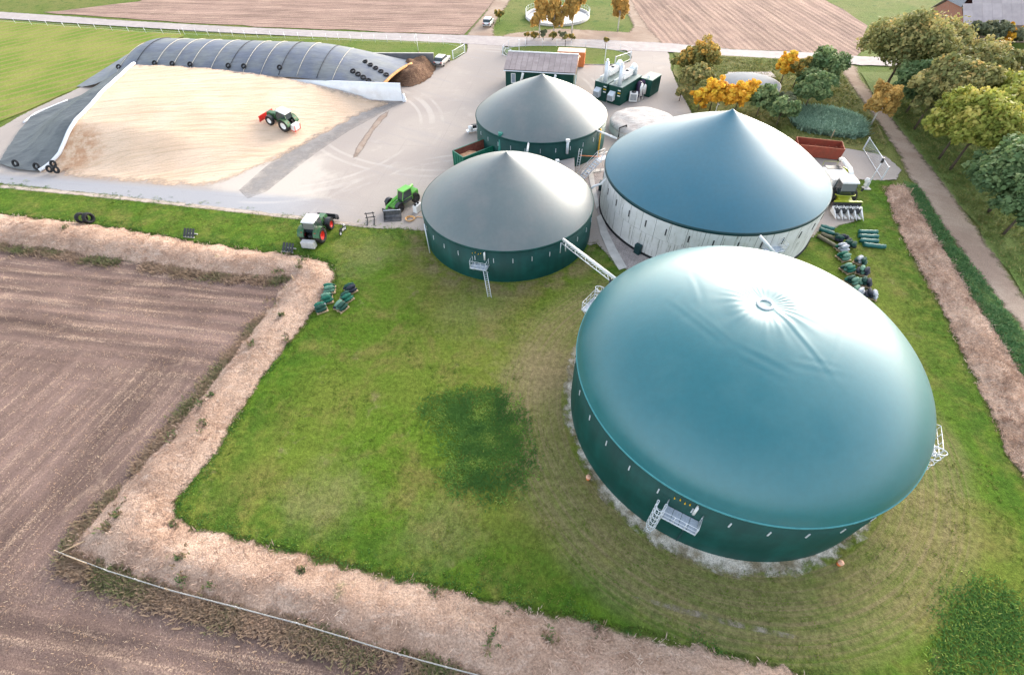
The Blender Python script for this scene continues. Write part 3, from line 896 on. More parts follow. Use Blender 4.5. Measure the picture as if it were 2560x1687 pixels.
# ---- open heap, local frame: u to the left along the wall, v towards the wall (front is negative)
def heap_h(x, y):
    u, v = w2loc(x, y)
    v = -v                                     # distance in front of the wall
    t = 1 - np.clip(v / 24.0, 0, 1.2)          # 0 front .. 1 wall
    ue = 20.5 - 16.0 * np.clip(t, 0, 1) ** 1.1         # where the ramp meets the yard
    s = np.clip((45.0 - u) / np.maximum(45.0 - ue, 1), 0, 1.4)   # 0 left .. 1 ramp foot
    p = 1.25 + 1.5 * np.clip(t, 0, 1)
    body = np.clip(1 - np.clip(s, 0, 1) ** p, 0, 1)
    front = sm(t, -0.02, 0.30) * .75 + sm(t, .1, .6) * .25
    left = sm(u, 58.5 - 5.0 * sm(v, 12, 24), 44.5)
    h = 5.0 * body * front * left
    back = sm(v, -.6, .3)
    h = h * (0.35 + .65 * back) + 0.0
    return h + 0.12 * (vnoise(x, y, .35, 2) - .5) * np.clip(h, 0, 1) + .05 * (vnoise(x, y, 1.3, 3) - .5) * np.clip(h * 2, 0, 1)

def m_silage():
    t = NT('chopped_silage')
    v = t.map(t.pos(), R(-30))
    ln = t.wave(0.24, v, 3.5, 0.2, 3, 'Y'); tr = t.noise(1.0, 5, 0.65, t.map(v, 0, (0.05, 0.9, 1))); a = t.noise(0.12, 4, 0.6); f = t.noise(7, 5, 0.75)
    col = t.mix(t.ss(a, 0.35, 0.65), (.72, .54, .40), (.66, .48, .34))
    col = t.mix(t.math('MULTIPLY', t.ss(tr, 0.5, 0.7), 0.35), col, (.62, .455, .31))
    col = t.mix(t.math('MULTIPLY', t.math('MULTIPLY', t.ss(ln, 0.88, 0.99), t.ss(t.noise(.2, 4), .42, .62)), 0.4), col, (.50, .37, .26))
    q = g(165, 330, 3); d = t.math('ADD', t.dist2(q.x, q.y), t.math('MULTIPLY', t.noise(0.5, 5, .7), 4))
    v2 = t.map(t.pos(), R(-12)); ru = t.noise(1.0, 4, 0.6, t.map(v2, 0, (0.035, 1.3, 1), (3, 9, 0)))
    col = t.mix(t.math('MULTIPLY', t.ss(ru, 0.52, 0.62), 0.35), col, (.50, .355, .23))
    fc = t.math('MULTIPLY', t.ss(d, 3.5, 8, 1, 0), t.ss(t.noise(.8, 5, .7), .35, .6))
    col = t.mix(t.math('MULTIPLY', fc, .8), col, (.46, .24, .13))
    col = t.shade(col, f, 0.82, 1.15)
    t.bump(t.math('ADD', t.math('ADD', t.math('MULTIPLY', tr, 1.2), t.math('MULTIPLY', ru, 1.5)), t.math('MULTIPLY', f, 0.3)), 0.8, 0.22)
    t.done(col, 0.95, 0.1)
    return t.ragged(2.4, 0.5, 1.0, 6, .4)
M_silage = m_silage()
HP = [loc2w(u, v) for u, v in ((46.5, -24.4), (38, -25.0), (26, -25.4), (20.5, -24.8), (15.0, -19), (10.5, -12), (5.5, -4.5), (2.0, -1.2), (3, -.12), (20, -.12), (47, -.12), (53, -.12), (57, -5), (58.6, -11), (56.5, -17), (52.5, -22.6))]
heap = sheet('silage_heap', HP, 0.015, M_silage, 0.7, 0.05, lambda x, y, e: heap_h(x, y), 8)
del heap['kind']
props(heap, 'huge open heap of pale sandy chopped silage with a tractor on it', 'silage heap')

# ---- dark sheeting over the left flank of the heap
def m_tarp(name, c1, c2, fold=0.5):
    t = NT(name)
    a = t.noise(0.25, 4, 0.6); f = t.noise(1.0, 5, 0.65, t.map(t.pos(), R(25), (0.4, 1.6, 1))); w = t.noise(14, 2, 0.6)
    col = t.mix(t.ss(a, 0.35, 0.65), c1, c2)
    col = t.shade(col, f, 0.82, 1.2)
    col = t.shade(col, w, 0.92, 1.08)
    t.bump(f, fold, 0.12)
    return t.done(col, 0.5, 0.4)
M_tarp = m_tarp('dark_silage_sheet', (.075, .085, .09), (.11, .12, .12), 1.0)
M_tarp2 = m_tarp('blue_grey_silage_sheet', (.115, .13, .17), (.165, .175, .18), .35)
def on_heap(x, y, dz=0.0):
    return Vector((x, y, float(heap_h(np.array([x]), np.array([y]))[0]) + dz))
FL = [loc2w(u, v) for u, v in ((46.6, -24.3), (44.9, -21.5), (43.9, -18), (43.6, -14), (44.4, -9), (45.4, -4), (46.2, .3), (51, .6), (54.5, -.5), (58.2, -5), (59.8, -10.6), (58.2, -14.8), (55.8, -19.5), (53.8, -23.2), (50, -24.2))]
def flank(x, y, e):
    h = heap_h(x, y)
    u, v = w2loc(x, y)
    return np.maximum(h, .12) + .1 + .10 * (vnoise(x, y, .8, 4) - .4) + .12 * np.maximum(0, np.sin((u * .8 + v * .55) * 1.7)) ** 6
fo = sheet('silage_cover', FL, 0.03, M_tarp, .55, .04, flank, 9)
del fo['kind']
props(fo, 'dark sheet draped over the left flank of the open silage heap', 'sheet')
# skirt so that the sheet has a hanging edge
def tube_on(pts, r, name, mat, label, cat, lift=.12, group=None):
    P = []
    for a, b in zip(pts[:-1], pts[1:]):
        for k in range(6):
            q = Vector(a).lerp(Vector(b), k / 6)
            P.append(on_heap(q.x, q.y, lift + r * .6))
    q = Vector(pts[-1]); P.append(on_heap(q.x, q.y, lift + r * .6))
    o = MB().tube(P, r, 8).build(name, mat)
    return props(o, label, cat, group)
M_whitefilm = plain('white_film', (.74, .76, .80), 0.4, 0.45, 0, .06, 1.5)
tube_on([loc2w(u, v) for u, v in ((46.4, -24.2), (44.7, -21.5), (43.7, -18), (43.4, -14), (44.2, -9), (45.2, -4), (46.0, -.2))], .26, 'film_roll', M_whitefilm, 'long white roll of film along the inner edge of the dark heap sheet', 'film roll')
tube_on([loc2w(u, v) for u, v in ((59.6, -12.5), (60.0, -9.5), (58.0, -5)) ], .16, 'film_roll', M_whitefilm, 'short white roll of film on the outer edge of the dark heap sheet', 'film roll')

# ---- bunker walls
M_wallwhite = plain('white_wall_sheet', (.86, .85, .86), .55, .35, 0, .05, .6, dirt=(.55, .5, .45), dirt_amt=.3)
M_wallgrey = plain('bunker_concrete', (.16, .155, .16), .85, .2, 0, .2, .5)
root = empty('bunker_wall', loc2w(0, 0), math.atan2(E1.y, E1.x), 'white lined retaining wall between the two silage heaps', 'retaining wall')
MB().box((24 * S1, -.15, 1.5), (48 * S1, .3, 3.0)).build('wall', M_wallgrey, root)
s = MB()
n = 60
for i in range(n + 1):
    x = 48 * S1 * i / n
    s.v += [(x, .10 + .05 * math.sin(i * .9), 0.02), (x, .05 + .03 * math.sin(i * 1.3), 1.4), (x, .06, 3.06), (x, -.36, 3.08)]
for i in range(n):
    for k in range(3):
        s.f.append((i * 4 + k, i * 4 + 4 + k, i * 4 + 5 + k, i * 4 + 1 + k)); s.sm.append(True)
s.build('film_lining', M_wallwhite, root)
MB().box((-.35, .1, .7), (.7, 1.1, 1.3), .3, top=(.5, .8)).build('film_bundle', M_whitefilm, root, bevel=.15)
root = empty('bunker_wall', loc2w(-3.4, 13.6), math.atan2(E1.y, E1.x) + .08, 'dark retaining wall behind the brown heap next to the parked car', 'retaining wall')
MB().box((9, -.15, 1.3), (18, .3, 2.6)).build('wall', M_wallgrey, root)
MB().box((9, -.15, 2.63), (18.1, .36, .06)).build('coping', M_conc, root)

# ---- covered heap
def cov_h(u, v):
    q = np.clip(v / 14.0, 0, 1)
    arch = 2.75 + 3.0 * np.sin(np.pi * np.clip(q * .93 + .04, 0, 1)) ** .8
    right = sm(u, -3.0, 19.0) ** .8
    left = sm(u, 60.0, 47.0)
    return .15 + arch * (.25 + .75 * right) * left * (1 - .25 * sm(q, .85, 1.0))
nu, nv = 110, 34
vs, fs = [], []
for i in range(nu + 1):
    for j in range(nv + 1):
        u = 60.5 - (60.5 - 0.2) * i / nu; v = 14.2 * j / nv
        u2 = u + (3.4 - 3.6 * v / 14 - .2) * sm(u, 14, 0)
        z = float(cov_h(np.array(u2), np.array(v)))
        z += .05 * (vnoise(np.array([u2]), np.array([v]), .9, 7)[0] - .5) - .06 * max(0, math.cos(u2 * 2 * math.pi / 3.3)) ** 20
        if j == 0: z -= .0
        p = loc2w(u2, v + .05, z); vs.append(p)
for i in range(nu):
    for j in range(nv):
        a = i * (nv + 1) + j
        fs.append((a, a + nv + 1, a + nv + 2, a + 1))
mb = MB().add(vs, fs, True)
cov = mb.build('covered_silage_heap', M_tarp2, fix=False)
props(cov, 'long arched silage heap under blue grey sheeting held by straps', 'silage heap')
def on_cover(u, v, dz=.0):
    return loc2w(u, v, float(cov_h(np.array(u), np.array(v))) + dz)
M_strap = plain('pale_strap', (.50, .47, .41), .7, .2)
M_seam = plain('dark_seam', (.035, .04, .05), .7, .2)
STR = [51, 47.4, 43.6, 40.3, 37.0, 33.2, 30.0, 27.2, 24.0, 20.8, 17.6, 14.2, 11.6]
def tyre_mesh(r=.55, w=.28, hole=.28):
    return MB().lathe([(hole, -w * .35), (hole + .08, -w * .5), (r - .07, -w * .5), (r, -w * .28), (r, w * .28), (r - .07, w * .5), (hole + .08, w * .5), (hole, w * .35), (hole, -w * .35)], 20)
TYRE = tyre_mesh().build('tyre_source', M_black).data
bpy.data.objects.remove(bpy.data.objects['tyre_source'])
ORD = ['first', 'second', 'third', 'fourth', 'fifth', 'sixth', 'seventh', 'eighth', 'ninth', 'tenth', 'eleventh', 'twelfth', 'thirteenth']
rng = random.Random(3)
nt = 0
for i, u in enumerate(STR):
    light = i % 5 != 1 and i != 9
    pts = [on_cover(u - .8 * math.sin(q * 2.6), .25 + 12.5 * q, .05) for q in np.linspace(0, 1, 22)]
    o = MB().tube(pts, .05 if light else .06, 4).build('strap', M_strap if light else M_seam)
    props(o, '%s %s strap from the left over the blue grey silage sheet' % (ORD[i], 'pale' if light else 'dark'), 'strap', 'straps over the covered heap')
    if i in (0, 2, 3, 4, 6, 7, 9):
        p = on_cover(u, 1.35, .2)
        t = link_mesh('tyre', TYRE, None, None, p); t.scale = (.9, .9, .9)
        t.rotation_euler = (R(42), 0, ROW + .1)
        props(t, '%s tyre from the left hanging low on the blue grey sheet' % ORD[nt], 'tyre', 'tyres on the covered heap'); nt += 1
def tyre(p, rot, label, group, s=1.0):
    t = link_mesh('tyre', TYRE, None, None, p); t.rotation_euler = rot; t.scale = (s, s, s)
    return props(t, label, 'tyre', group)
for k in range(5):
    tyre(on_cover(7.3 - 1.0 * k, 6.0 - .5 * k, .12), (R(10), R(-10), .3 * k), 'tyre %s from the top in the upper row beside the brown heap' % ORD[k], 'tyres near the brown heap')
for k in range(5):
    tyre(on_cover(8.6 - .95 * k, 2.7 - .4 * k, .12), (R(26), R(-8), .3 * k), 'tyre %s from the top in the lower row beside the brown heap' % ORD[k], 'tyres near the brown heap')
for k, (x, y, nm) in enumerate(((33, 377, 'lone tyre at the outer bottom corner of the dark flank sheet'), (82, 384, 'tyre halfway along the bottom edge of the dark flank sheet'), (112, 390, 'tyre left of the white film end at the flank sheet foot'), (128, 392, 'tyre right of the white film end at the flank sheet foot'), (121, 378, 'tyre just above the white film end at the flank sheet foot'))):
    q = g(x, y, .9)
    tyre((q.x, q.y, .7), (R(62), 0, ROW + .1), nm, 'tyres at the foot of the flank sheet', 1.0)

# ---- brown heap at the right end
def m_brown():
    t = NT('dark_compost'); f = t.noise(3.5, 6, .75); a = t.noise(.4, 4, .6); l = t.noise(1.0, 5, .7, t.map(t.pos(), R(40), (.8, 4, 1)))
    col = t.mix(t.ss(a, .35, .65), (.13, .075, .05), (.20, .12, .08))
    col = t.mix(t.math('MULTIPLY', t.ss(l, .52, .7), .6), col, (.38, .24, .14))
    col = t.shade(col, f, .6, 1.3); t.bump(f, 1.0, .2)
    t.done(col, .95, .08)
    return t.ragged(.5, 1.2, .8)
BH = GP([(893, 197), (930, 165), (965, 140), (990, 138), (1012, 150), (1014, 162), (1004, 178), (985, 192), (962, 202), (945, 204)])
def brown_h(x, y, e):
    return np.minimum(2.7, 2.4 * sm(e, 0, 2.6)) * (0.75 + .4 * vnoise(x, y, .7, 2)) + .25 * (vnoise(x, y, 2.2, 5) - .5)
bh = sheet('compost_heap', BH, .03, m_brown(), .45, .1, brown_h, 4)
del bh['kind']
props(bh, 'dark brown crumbly heap at the right end of the covered silage', 'heap')
pts = [on_cover(3.6 - 3.4 * q, .4 + 10 * q, .12) for q in np.linspace(0, 1, 12)]
o = MB().tube(pts, .28, 5).build('silage_edge', plain('orange_silage', (.60, .33, .15), .9, .1, 0, .2, 2), fix=True)
props(o, 'orange strip of exposed silage along the cut edge beside the brown heap', 'silage edge')

# ================================================================== BUILDINGS
M_wallgreen = m_cladding('green_sheet_wall', (.006, .05, .036), (.01, .065, .05))
def m_rooftile(name, c1, c2):
    t = NT(name)
    oi = t.n('ShaderNodeObjectInfo').outputs['Random']
    a = t.noise(1.2, 5, .65); 
    col = t.mix(t.ss(a, .35, .65), c1, c2)
    col = t.shade(col, oi, .93, 1.06)
    return t.done(col, .8, .25)
M_roofsheet = m_rooftile('fibre_cement', (.34, .275, .265), (.40, .33, .315))
HS = 1.13; A = g(1170, 163, 3.6 * HS); B = g(1337, 172, 3.6 * HS)
ra = ang(A, B); Lh = (B - A).length / HS; Dp = 4.0
root = empty('technical_building', (A.x, A.y, 0), ra, 'green technical building with a pale brown sheet roof', 'building'); root.scale = (HS, HS, HS)
x0, x1, y0, y1 = .25, Lh - .25, .35, 2 * Dp - .35
w = MB()
for (xa, ya, xb, yb) in ((x0, y0, x1, y0), (x1, y1, x0, y1)):
    n = 44
    for i in range(n):
        q0, q1 = i / n, (i + .62) / n
        pa = Vector((xa + (xb - xa) * q0, ya + (yb - ya) * q0, 0)); pb = Vector((xa + (xb - xa) * q1, ya + (yb - ya) * q1, 0))
        d = (pb - pa); nn = Vector((d.y, -d.x, 0)).normalized() * .02
        w.add([pa + nn, pb + nn, pb + nn + Vector((0, 0, 3.55)), pa + nn + Vector((0, 0, 3.55))], [(0, 1, 2, 3)])
w.prism([(x0, y0), (x1, y0), (x1, y1), (x0, y1)], -.1, 3.55)
w.add([(x0, y0, 3.5), (x0, y1, 3.5), (x0, Dp, 4.95), (x1, y0, 3.5), (x1, y1, 3.5), (x1, Dp, 4.95)], [(0, 1, 2), (3, 5, 4)])
w.build('wall', M_wallgreen, root)
rf = empty('roof', (0, 0, 0), 0, parent=root)
MB().add([(0.05, .05, 3.55), (Lh - .05, .05, 3.55), (Lh - .05, Dp, 5.05), (.05, Dp, 5.05), (.05, 2 * Dp - .05, 3.55), (Lh - .05, 2 * Dp - .05, 3.55)], [(0, 1, 2, 3), (3, 2, 5, 4)]).build('roof_deck', M_darkmetal, rf, fix=False)
nc, nr = 13, 4
src = None
pit = math.atan2(1.5, Dp)
sl = math.hypot(Dp, 1.5)
for s_ in (0, 1):
    for i in range(nc):
        for j in range(nr):
            cx = Lh * (i + .5) / nc; q = (j + .5) / nr
            cy = Dp * q if s_ == 0 else 2 * Dp - Dp * q
            loc = (cx, cy, 3.62 + 1.5 * q + .02 * (nr - j))
            if src is None:
                src = MB().box((0, 0, 0), (Lh / nc - .035, sl / nr - .01, .05)).build('roof_sheet', M_roofsheet, rf, loc)
                o = src
            else: o = link_mesh('roof_sheet', src.data, None, rf, loc)
            o.rotation_euler = (pit if s_ == 0 else -pit, 0, 0)
MB().tube([(0, Dp, 5.17), (Lh, Dp, 5.17)], .12, 6).build('ridge_cap', M_white, rf)
MB().tube([(0, -.02, 3.52), (Lh, -.02, 3.52)], .09, 6).build('gutter', M_galv, root)
MB().tube([(Lh + .02, -.02, 3.5), (Lh + .02, Dp, 5.02), (Lh + .02, 2 * Dp, 3.5)], .1, 4).build('verge_trim', plain('peach_trim', (.72, .42, .28), .6, .3), root)
wd = MB().box((1.55, y0 - .03, 2.3), (.75, .06, 1.5)).build('window', M_white, root)
MB().box((1.55, y0 - .065, 2.3), (.58, .02, 1.3)).build('pane', plain('window_glass', (.25, .28, .32), .15, .6), wd)
for x in (3.0, 8.4):
    MB().tube([(x, y0 + .1, 2.2), (x, y0 - .6, 2.3), (x + .15, y0 - .75, 2.7), (x + .3, y0 - .75, 3.4)], .2, 10).build('exhaust_pipe', M_white, root)
MB().tube([(x1 + .35, y0 - .2, .02), (x1 + .35, y0 - .2, 3.4)], .05, 6).build('downpipe', M_galv, root)
# orange container behind it
P = g(1352, 150, 0); root = empty('orange_container', (P.x - 2.4, P.y - .2, 0), ra, 'orange container half hidden behind the technical building', 'container')
M_cont = plain('orange_container_paint', (.72, .22, .07), .5, .35, 0, .1, 1.5)
b = MB().box((0, 0, 1.45), (5.6, 2.4, 2.7))
for i in range(14):
    b.box((-2.6 + .4 * i, -1.215, 1.45), (.2, .05, 2.4))
for i in range(6): b.box((2.815, -1.0 + .4 * i, 1.45), (.05, .2, 2.4))
b.build('body', M_cont, root)
MB().box((0, 0, 2.84), (5.7, 2.5, .07)).build('roof', plain('peach_roof', (.72, .50, .38), .7, .2), root)

# ---- CHP containers
def chp(loc, rz, label, L=6.3, W=2.35, Hh=2.75):
    root = empty('generator_container', loc, rz, label, 'container', 'generator containers'); root.scale = (1.14, 1.14, 1.14)
    b = MB().box((L / 2, 0, Hh / 2), (L, W, Hh - .02))
    for i in range(16):
        for s_ in (-1, 1): b.box((.3 + (L - .6) * i / 15, s_ * (W / 2 + .015), Hh / 2), (.2, .04, Hh - .3))
    b.build('body', M_wallgreen, root)
    MB().box((L / 2, 0, Hh + .015), (L + .06, W + .06, .07)).build('roof', plain('grey_green_roof', (.20, .25, .24), .6, .3), root)
    lv = MB().add([(-.02, -.15, .7), (-.02, .85, .7), (-.02, .85, 1.95), (-.02, -.15, 1.95), (-.85, -.15, .7), (-.85, .85, .7), (-.85, .85, 1.55), (-.85, -.15, 1.55)], [(0, 1, 5, 4), (4, 5, 6, 7), (7, 6, 2, 3), (0, 4, 7, 3), (1, 2, 6, 5)]).build('air_inlet_hood', M_galv, root)
    for k in range(5): MB().box((-.87, -.05 + .2 * k, 1.12), (.03, .06, .75)).build('louvre', M_darkmetal, lv)
    for k, mt in enumerate((M_white, M_yellow, M_white)):
        MB().box((-.015, -.75, 2.25 - .4 * k), (.03, .5, .16)).build('warning_label', mt, root)
    si = MB().box((L * .52, .15, Hh + .85), (2.6, 1.05, .85)).build('silencer', M_white, root, bevel=.12)
    for k in range(4): MB().tube([(L * .38 + k * .6, .15, Hh + .03), (L * .38 + k * .6, .15, Hh + .5)], .09, 6).build('silencer_leg', M_galv, root)
    MB().lathe([(.30, 0), (.30, .12), (.1, .14)], 14, (L * .55, .15, Hh + 1.27)).build('fan', M_darkmetal, root)
    # exhaust duct bend
    MB().tube([(L * .72, .15, Hh + .85), (L * .82, .15, Hh + 1.15), (L * .88, .15, Hh + 1.4), (L * .96, .15, Hh + 1.0), (L * .97, .15, Hh + .05)], .45, 14).build('exhaust_duct', M_galv, root)
    st = MB().tube([(.55, -.35, Hh + .03), (.55, -.35, Hh + 2.9)], .3, 14).build('stack', M_galv, root)
    MB().tube([(.55, -.35, Hh + 2.9), (.55, -.35, Hh + 3.3)], .2, 12).build('stack_top', M_white, st)
    pp = MB()
    pts = []
    MB().tube([(.4, .3, Hh), (.4, .3, Hh + .7), (1.0, .3, Hh + .8), (1.9, .3, Hh + .7)], .12, 8).build('pipe', M_white, root)
    MB().tube([(.7, .7, Hh), (.7, .7, Hh + .5), (1.3, .6, Hh + .55)], .1, 8).build('pipe', M_galv, root)
    return root
WA = R(-40); LA = WA + R(90)
cA = Vector((16.35, 92.81, 0)); 
dirW = Vector((math.cos(WA), math.sin(WA), 0))
wa = cA + dirW * 1.3
chp(wa, LA, 'left one of the two green generator containers with white rooftop silencer')
c2 = chp(wa + dirW * 2.98, LA, 'right one of the two green generator containers beside white pipes')
m3 = Vector((27.07, 94.76, 0))
root = empty('green_container', m3, LA, 'plain small green container right of the white pipe frame', 'container'); root.scale = (1.14, 1.14, 1.14)
b = MB().box((0, 0, 1.3), (3.2, 2.0, 2.55))
for i in range(8): b.box((-1.4 + .4 * i, -1.015, 1.3), (.18, .04, 2.2))
b.build('body', M_wallgreen, root); MB().box((0, 0, 2.62), (3.3, 2.1, .08)).build('roof', plain('pale_green_roof', (.28, .36, .30), .6, .3), root)
base = g(1478, 235)
root = empty('cooling_unit', (base.x - .7, base.y - .1, 0), LA - R(60), 'white box shaped cooling unit on the concrete by the generator containers', 'cooling unit'); root.scale = (1.14, 1.14, 1.14)
MB().box((0, 0, .75), (1.3, 1.0, 1.3)).build('body', M_white, root, bevel=.04)
MB().box((0, -.52, .78), (.95, .04, .9)).build('grille', plain('grille_grey', (.32, .33, .34), .6, .3), root)
MB().box((0, 0, .05), (1.2, .9, .1)).build('base', M_darkmetal, root)
MB().lathe([(.36, 0), (.36, .1), (.1, .12)], 16, (0, 0, 1.4)).build('fan', M_darkmetal, root)
pb = g(1490, 232)
root = empty('filter_station', (pb.x, pb.y, 0), LA, 'white pipes standing before dark filter tanks by the generators', 'filter station'); root.scale = (1.14, 1.14, 1.14)
for k, (x, y, hgt) in enumerate(((-.9, 0, 2.4), (.1, -.1, 2.0), (1.7, .3, 3.0))):
    MB().tube([(x, y, 0), (x, y, hgt - .25), (x + .08, y, hgt - .08), (x + .25, y, hgt), (x + .6, y + .2, hgt), (x + .78, y + .2, hgt - .1), (x + .85, y + .2, hgt - .3), (x + .85, y + .2, .6)], .17 if k != 2 else .14, 10).build('pipe', M_white, root)
for x in (.5, 1.5):
    MB().lathe([(.02, 2.5), (.35, 2.4), (.46, 2.2), (.46, 0)], 18, (x, .95, 0)).build('filter_tank', plain('dark_violet_tank', (.05, .03, .07), .4, .4), root)

# ---- low white covered tank and the slurry store
def m_cover_white():
    t = NT('folded_white_cover'); a = t.noise(.6, 5, .65, t.obj()); f = t.noise(1.4, 5, .7, t.map(t.obj(), .5, (.5, 1.8, 1)))
    col = t.mix(t.ss(a, .4, .7), (.56, .525, .495), (.45, .39, .36)); t.bump(f, .8, .3)
    return t.done(col, .8, .2)
cw = g(1520, 290, .9)
root = empty('low_tank', (22.93, 79.8, 0), 0, 'low round tank under a creased white cover behind the white walled tank', 'tank')
MB().lathe([(5.6, 0), (5.6, 1.1)], 64).build('wall', M_white, root, fix=False)
mb = MB().lathe([(5.65 * math.cos(q), 1.1 + 1.1 * math.sin(q)) for q in np.linspace(0, math.pi / 2 - .01, 18)], 64)
mb.v = [(x, y, z + .10 * (vnoise(np.array([x]), np.array([y]), .8, 3)[0] - .5) + .05 * math.sin(x * 2 + y)) for x, y, z in mb.v]
mb.build('cover', m_cover_white(), root, fix=False)
p = g(1440, 302, 1.2)
MB().tube([p + Vector((-.2, -.6, -.9)) - Vector((22.93, 79.8, 0)), p + Vector((-.2, -.6, .6)) - Vector((22.93, 79.8, 0)), p + Vector((.9, -.4, .9)) - Vector((22.93, 79.8, 0)), p + Vector((1.1, .2, .3)) - Vector((22.93, 79.8, 0))], .12, 8).build('hose', M_black, root)
q0 = g(1742, 205)
root = empty('slurry_store', (q0.x, q0.y + .6, 0), 0, 'round slurry store with a flat pale blue grey cover among the bushes', 'tank')
MB().lathe([(5.6, -.05), (5.6, .7), (5.45, .75)], 64).build('wall', M_conc, root, fix=False)
MB().lathe([(5.5, .74), (4.6, 1.0), (2.2, 1.25), (.02, 1.35)], 64).build('cover', plain('pale_blue_cover', (.19, .21, .235), .85, .2, 0, .08, .8), root, fix=False)
sl0 = g(1722, 178)
root = empty('concrete_slab', (sl0.x + 2.2, sl0.y + .5, 0), -.05, 'cracked pale concrete slab in the grass behind the slurry store', 'slab')
for k in range(4): MB().box((-3.3 + 2.2 * k, 0, .06), (2.15, 2.8, .14)).build('slab_panel', plain('slab_concrete', (.46, .40, .37), .9, .2), root)

# ---- open basin at the far end with its railing
bc = (g(1213, 37) + g(1377, 37)) / 2
root = empty('open_basin', (bc.x, bc.y - .5, 0), 0, 'round open basin with pale rim and mesh fence behind the birches', 'basin')
rb = 8.2
MB().lathe([(rb + .15, -.1), (rb + .15, .45), (rb - .15, .45), (rb - .15, -.1), (rb - 1.8, -.1)], 80).build('rim', M_conc, root, fix=False)
MB().lathe([(rb - .15, .05), (rb - 2.4, .03), (.01, .02)], 64).build('water', plain('basin_water', (.26, .255, .265), .25, .5, 0, .1, .4), root, fix=False)
fm = MB()
for i in range(40):
    a = 2 * math.pi * i / 40
    fm.tube([((rb + .1) * math.cos(a), (rb + .1) * math.sin(a), .4), ((rb + .1) * math.cos(a), (rb + .1) * math.sin(a), 1.7)], .03, 4)
for zz in (1.0, 1.65):
    fm.tube([((rb + .1) * math.cos(a), (rb + .1) * math.sin(a), zz) for a in np.linspace(0, 2 * math.pi, 81)], .02, 4, False)
fm.build('fence', M_galv, root)

# ---- farmhouse far right
M_brick = NT('red_brick'); 
def m_brick():
    t = M_brick
    br = t.n('ShaderNodeTexBrick'); t.put(br.inputs['Vector'], t.obj())
    br.inputs['Scale'].default_value = 4; br.inputs['Color1'].default_value = (.46, .12, .06, 1); br.inputs['Color2'].default_value = (.38, .09, .05, 1); br.inputs['Mortar'].default_value = (.35, .25, .2, 1); br.inputs['Mortar Size'].default_value = .012
    return t.done(br.outputs['Color'], .85, .2)
M_brickm = m_brick()
fa = g(2238, 62, 3.0); fb = g(2379, 62, 3.0)
ra2 = ang(fa, fb)
root = empty('farm_building', (fa.x, fa.y, 0), ra2, 'long red brick farm building with a large grey roof', 'building')
LF = 34; DF = 13
MB().prism([(0, 0), (LF, 0), (LF, DF), (0, DF)], -.1, 3.2).build('wall', M_brickm, root)
MB().add([(0.0, 0.01, 3.2), (0.0, DF - .01, 3.2), (0.0, DF * .68, 5.9), (0.0, DF * .32, 5.9)], [(0, 3, 2, 1)]).build('gable', M_brickm, root)
MB().add([(-.35, DF * .27, 5.75), (-.35, DF * .73, 5.75), (2.6, DF / 2, 8.5)], [(0, 2, 1)]).build('hip_roof', plain('blue_grey_roof', (.20, .21, .23), .7, .3), root)
M_slate = m_rooftile('grey_slate', (.40, .34, .34), (.45, .385, .38))
rf = empty('roof', (0, 0, 0), 0, parent=root)
src = None
pit = math.atan2(5.1, DF / 2); sl = math.hypot(5.1, DF / 2) + .5
for s_ in (0, 1):
    for i in range(17):
        for j in range(5):
            q = (j + .5) / 5
            cy = DF / 2 * q - .25 if s_ == 0 else DF - DF / 2 * q + .25
            if i == 0 and j >= 3: continue
            loc = (-.3 + (LF + .6) * (i + .5) / 17, cy, 3.15 + 5.1 * q + .03 * (5 - j))
            if src is None:
                src = MB().box((0, 0, 0), ((LF + .6) / 17 - .03, sl / 5 + .02, .07)).build('roof_sheet', M_slate, rf, loc); o = src
            else: o = link_mesh('roof_sheet', src.data, None, rf, loc)
            o.rotation_euler = (pit if s_ == 0 else -pit, 0, 0)
for x in (3.6, 9.0, 14.5, 20):
    wf = MB().box((x, -.03, 1.7), (1.1, .08, 1.3)).build('window', M_white, root)
    MB().box((x, -.08, 1.7), (.85, .03, 1.05)).build('pane', plain('dark_glass', (.06, .07, .08), .15, .6), wf)
# ================================================================== VEHICLES
M_green = plain('tractor_green', (.03, .115, .04), .4, .5, 0, .1, 2, dirt=(.22, .18, .13), dirt_amt=.5)
M_lime = plain('lime_green_paint', (.12, .42, .05), .4, .5, 0, .08, 2, dirt=(.25, .22, .15), dirt_amt=.35)
M_limeyellow = plain('yellow_green_paint', (.36, .40, .03), .4, .5, 0, .08, 2)
M_red = plain('red_paint', (.62, .02, .015), .4, .5)
M_glass = plain('tinted_glass', (.03, .045, .05), .08, .8, 0, .05)
M_tyre = plain('tyre_rubber', (.028, .027, .027), .85, .2, 0, .2, 4, dirt=(.18, .14, .10), dirt_amt=.35)
M_weight = plain('grey_weight', (.52, .50, .48), .7, .3, 0, .1, 3)
M_silverpaint = plain('silver_car_paint', (.62, .60, .56), .25, .6, .3, .04)
M_lamp = plain('lamp_red', (.5, .03, .02), .3, .5)

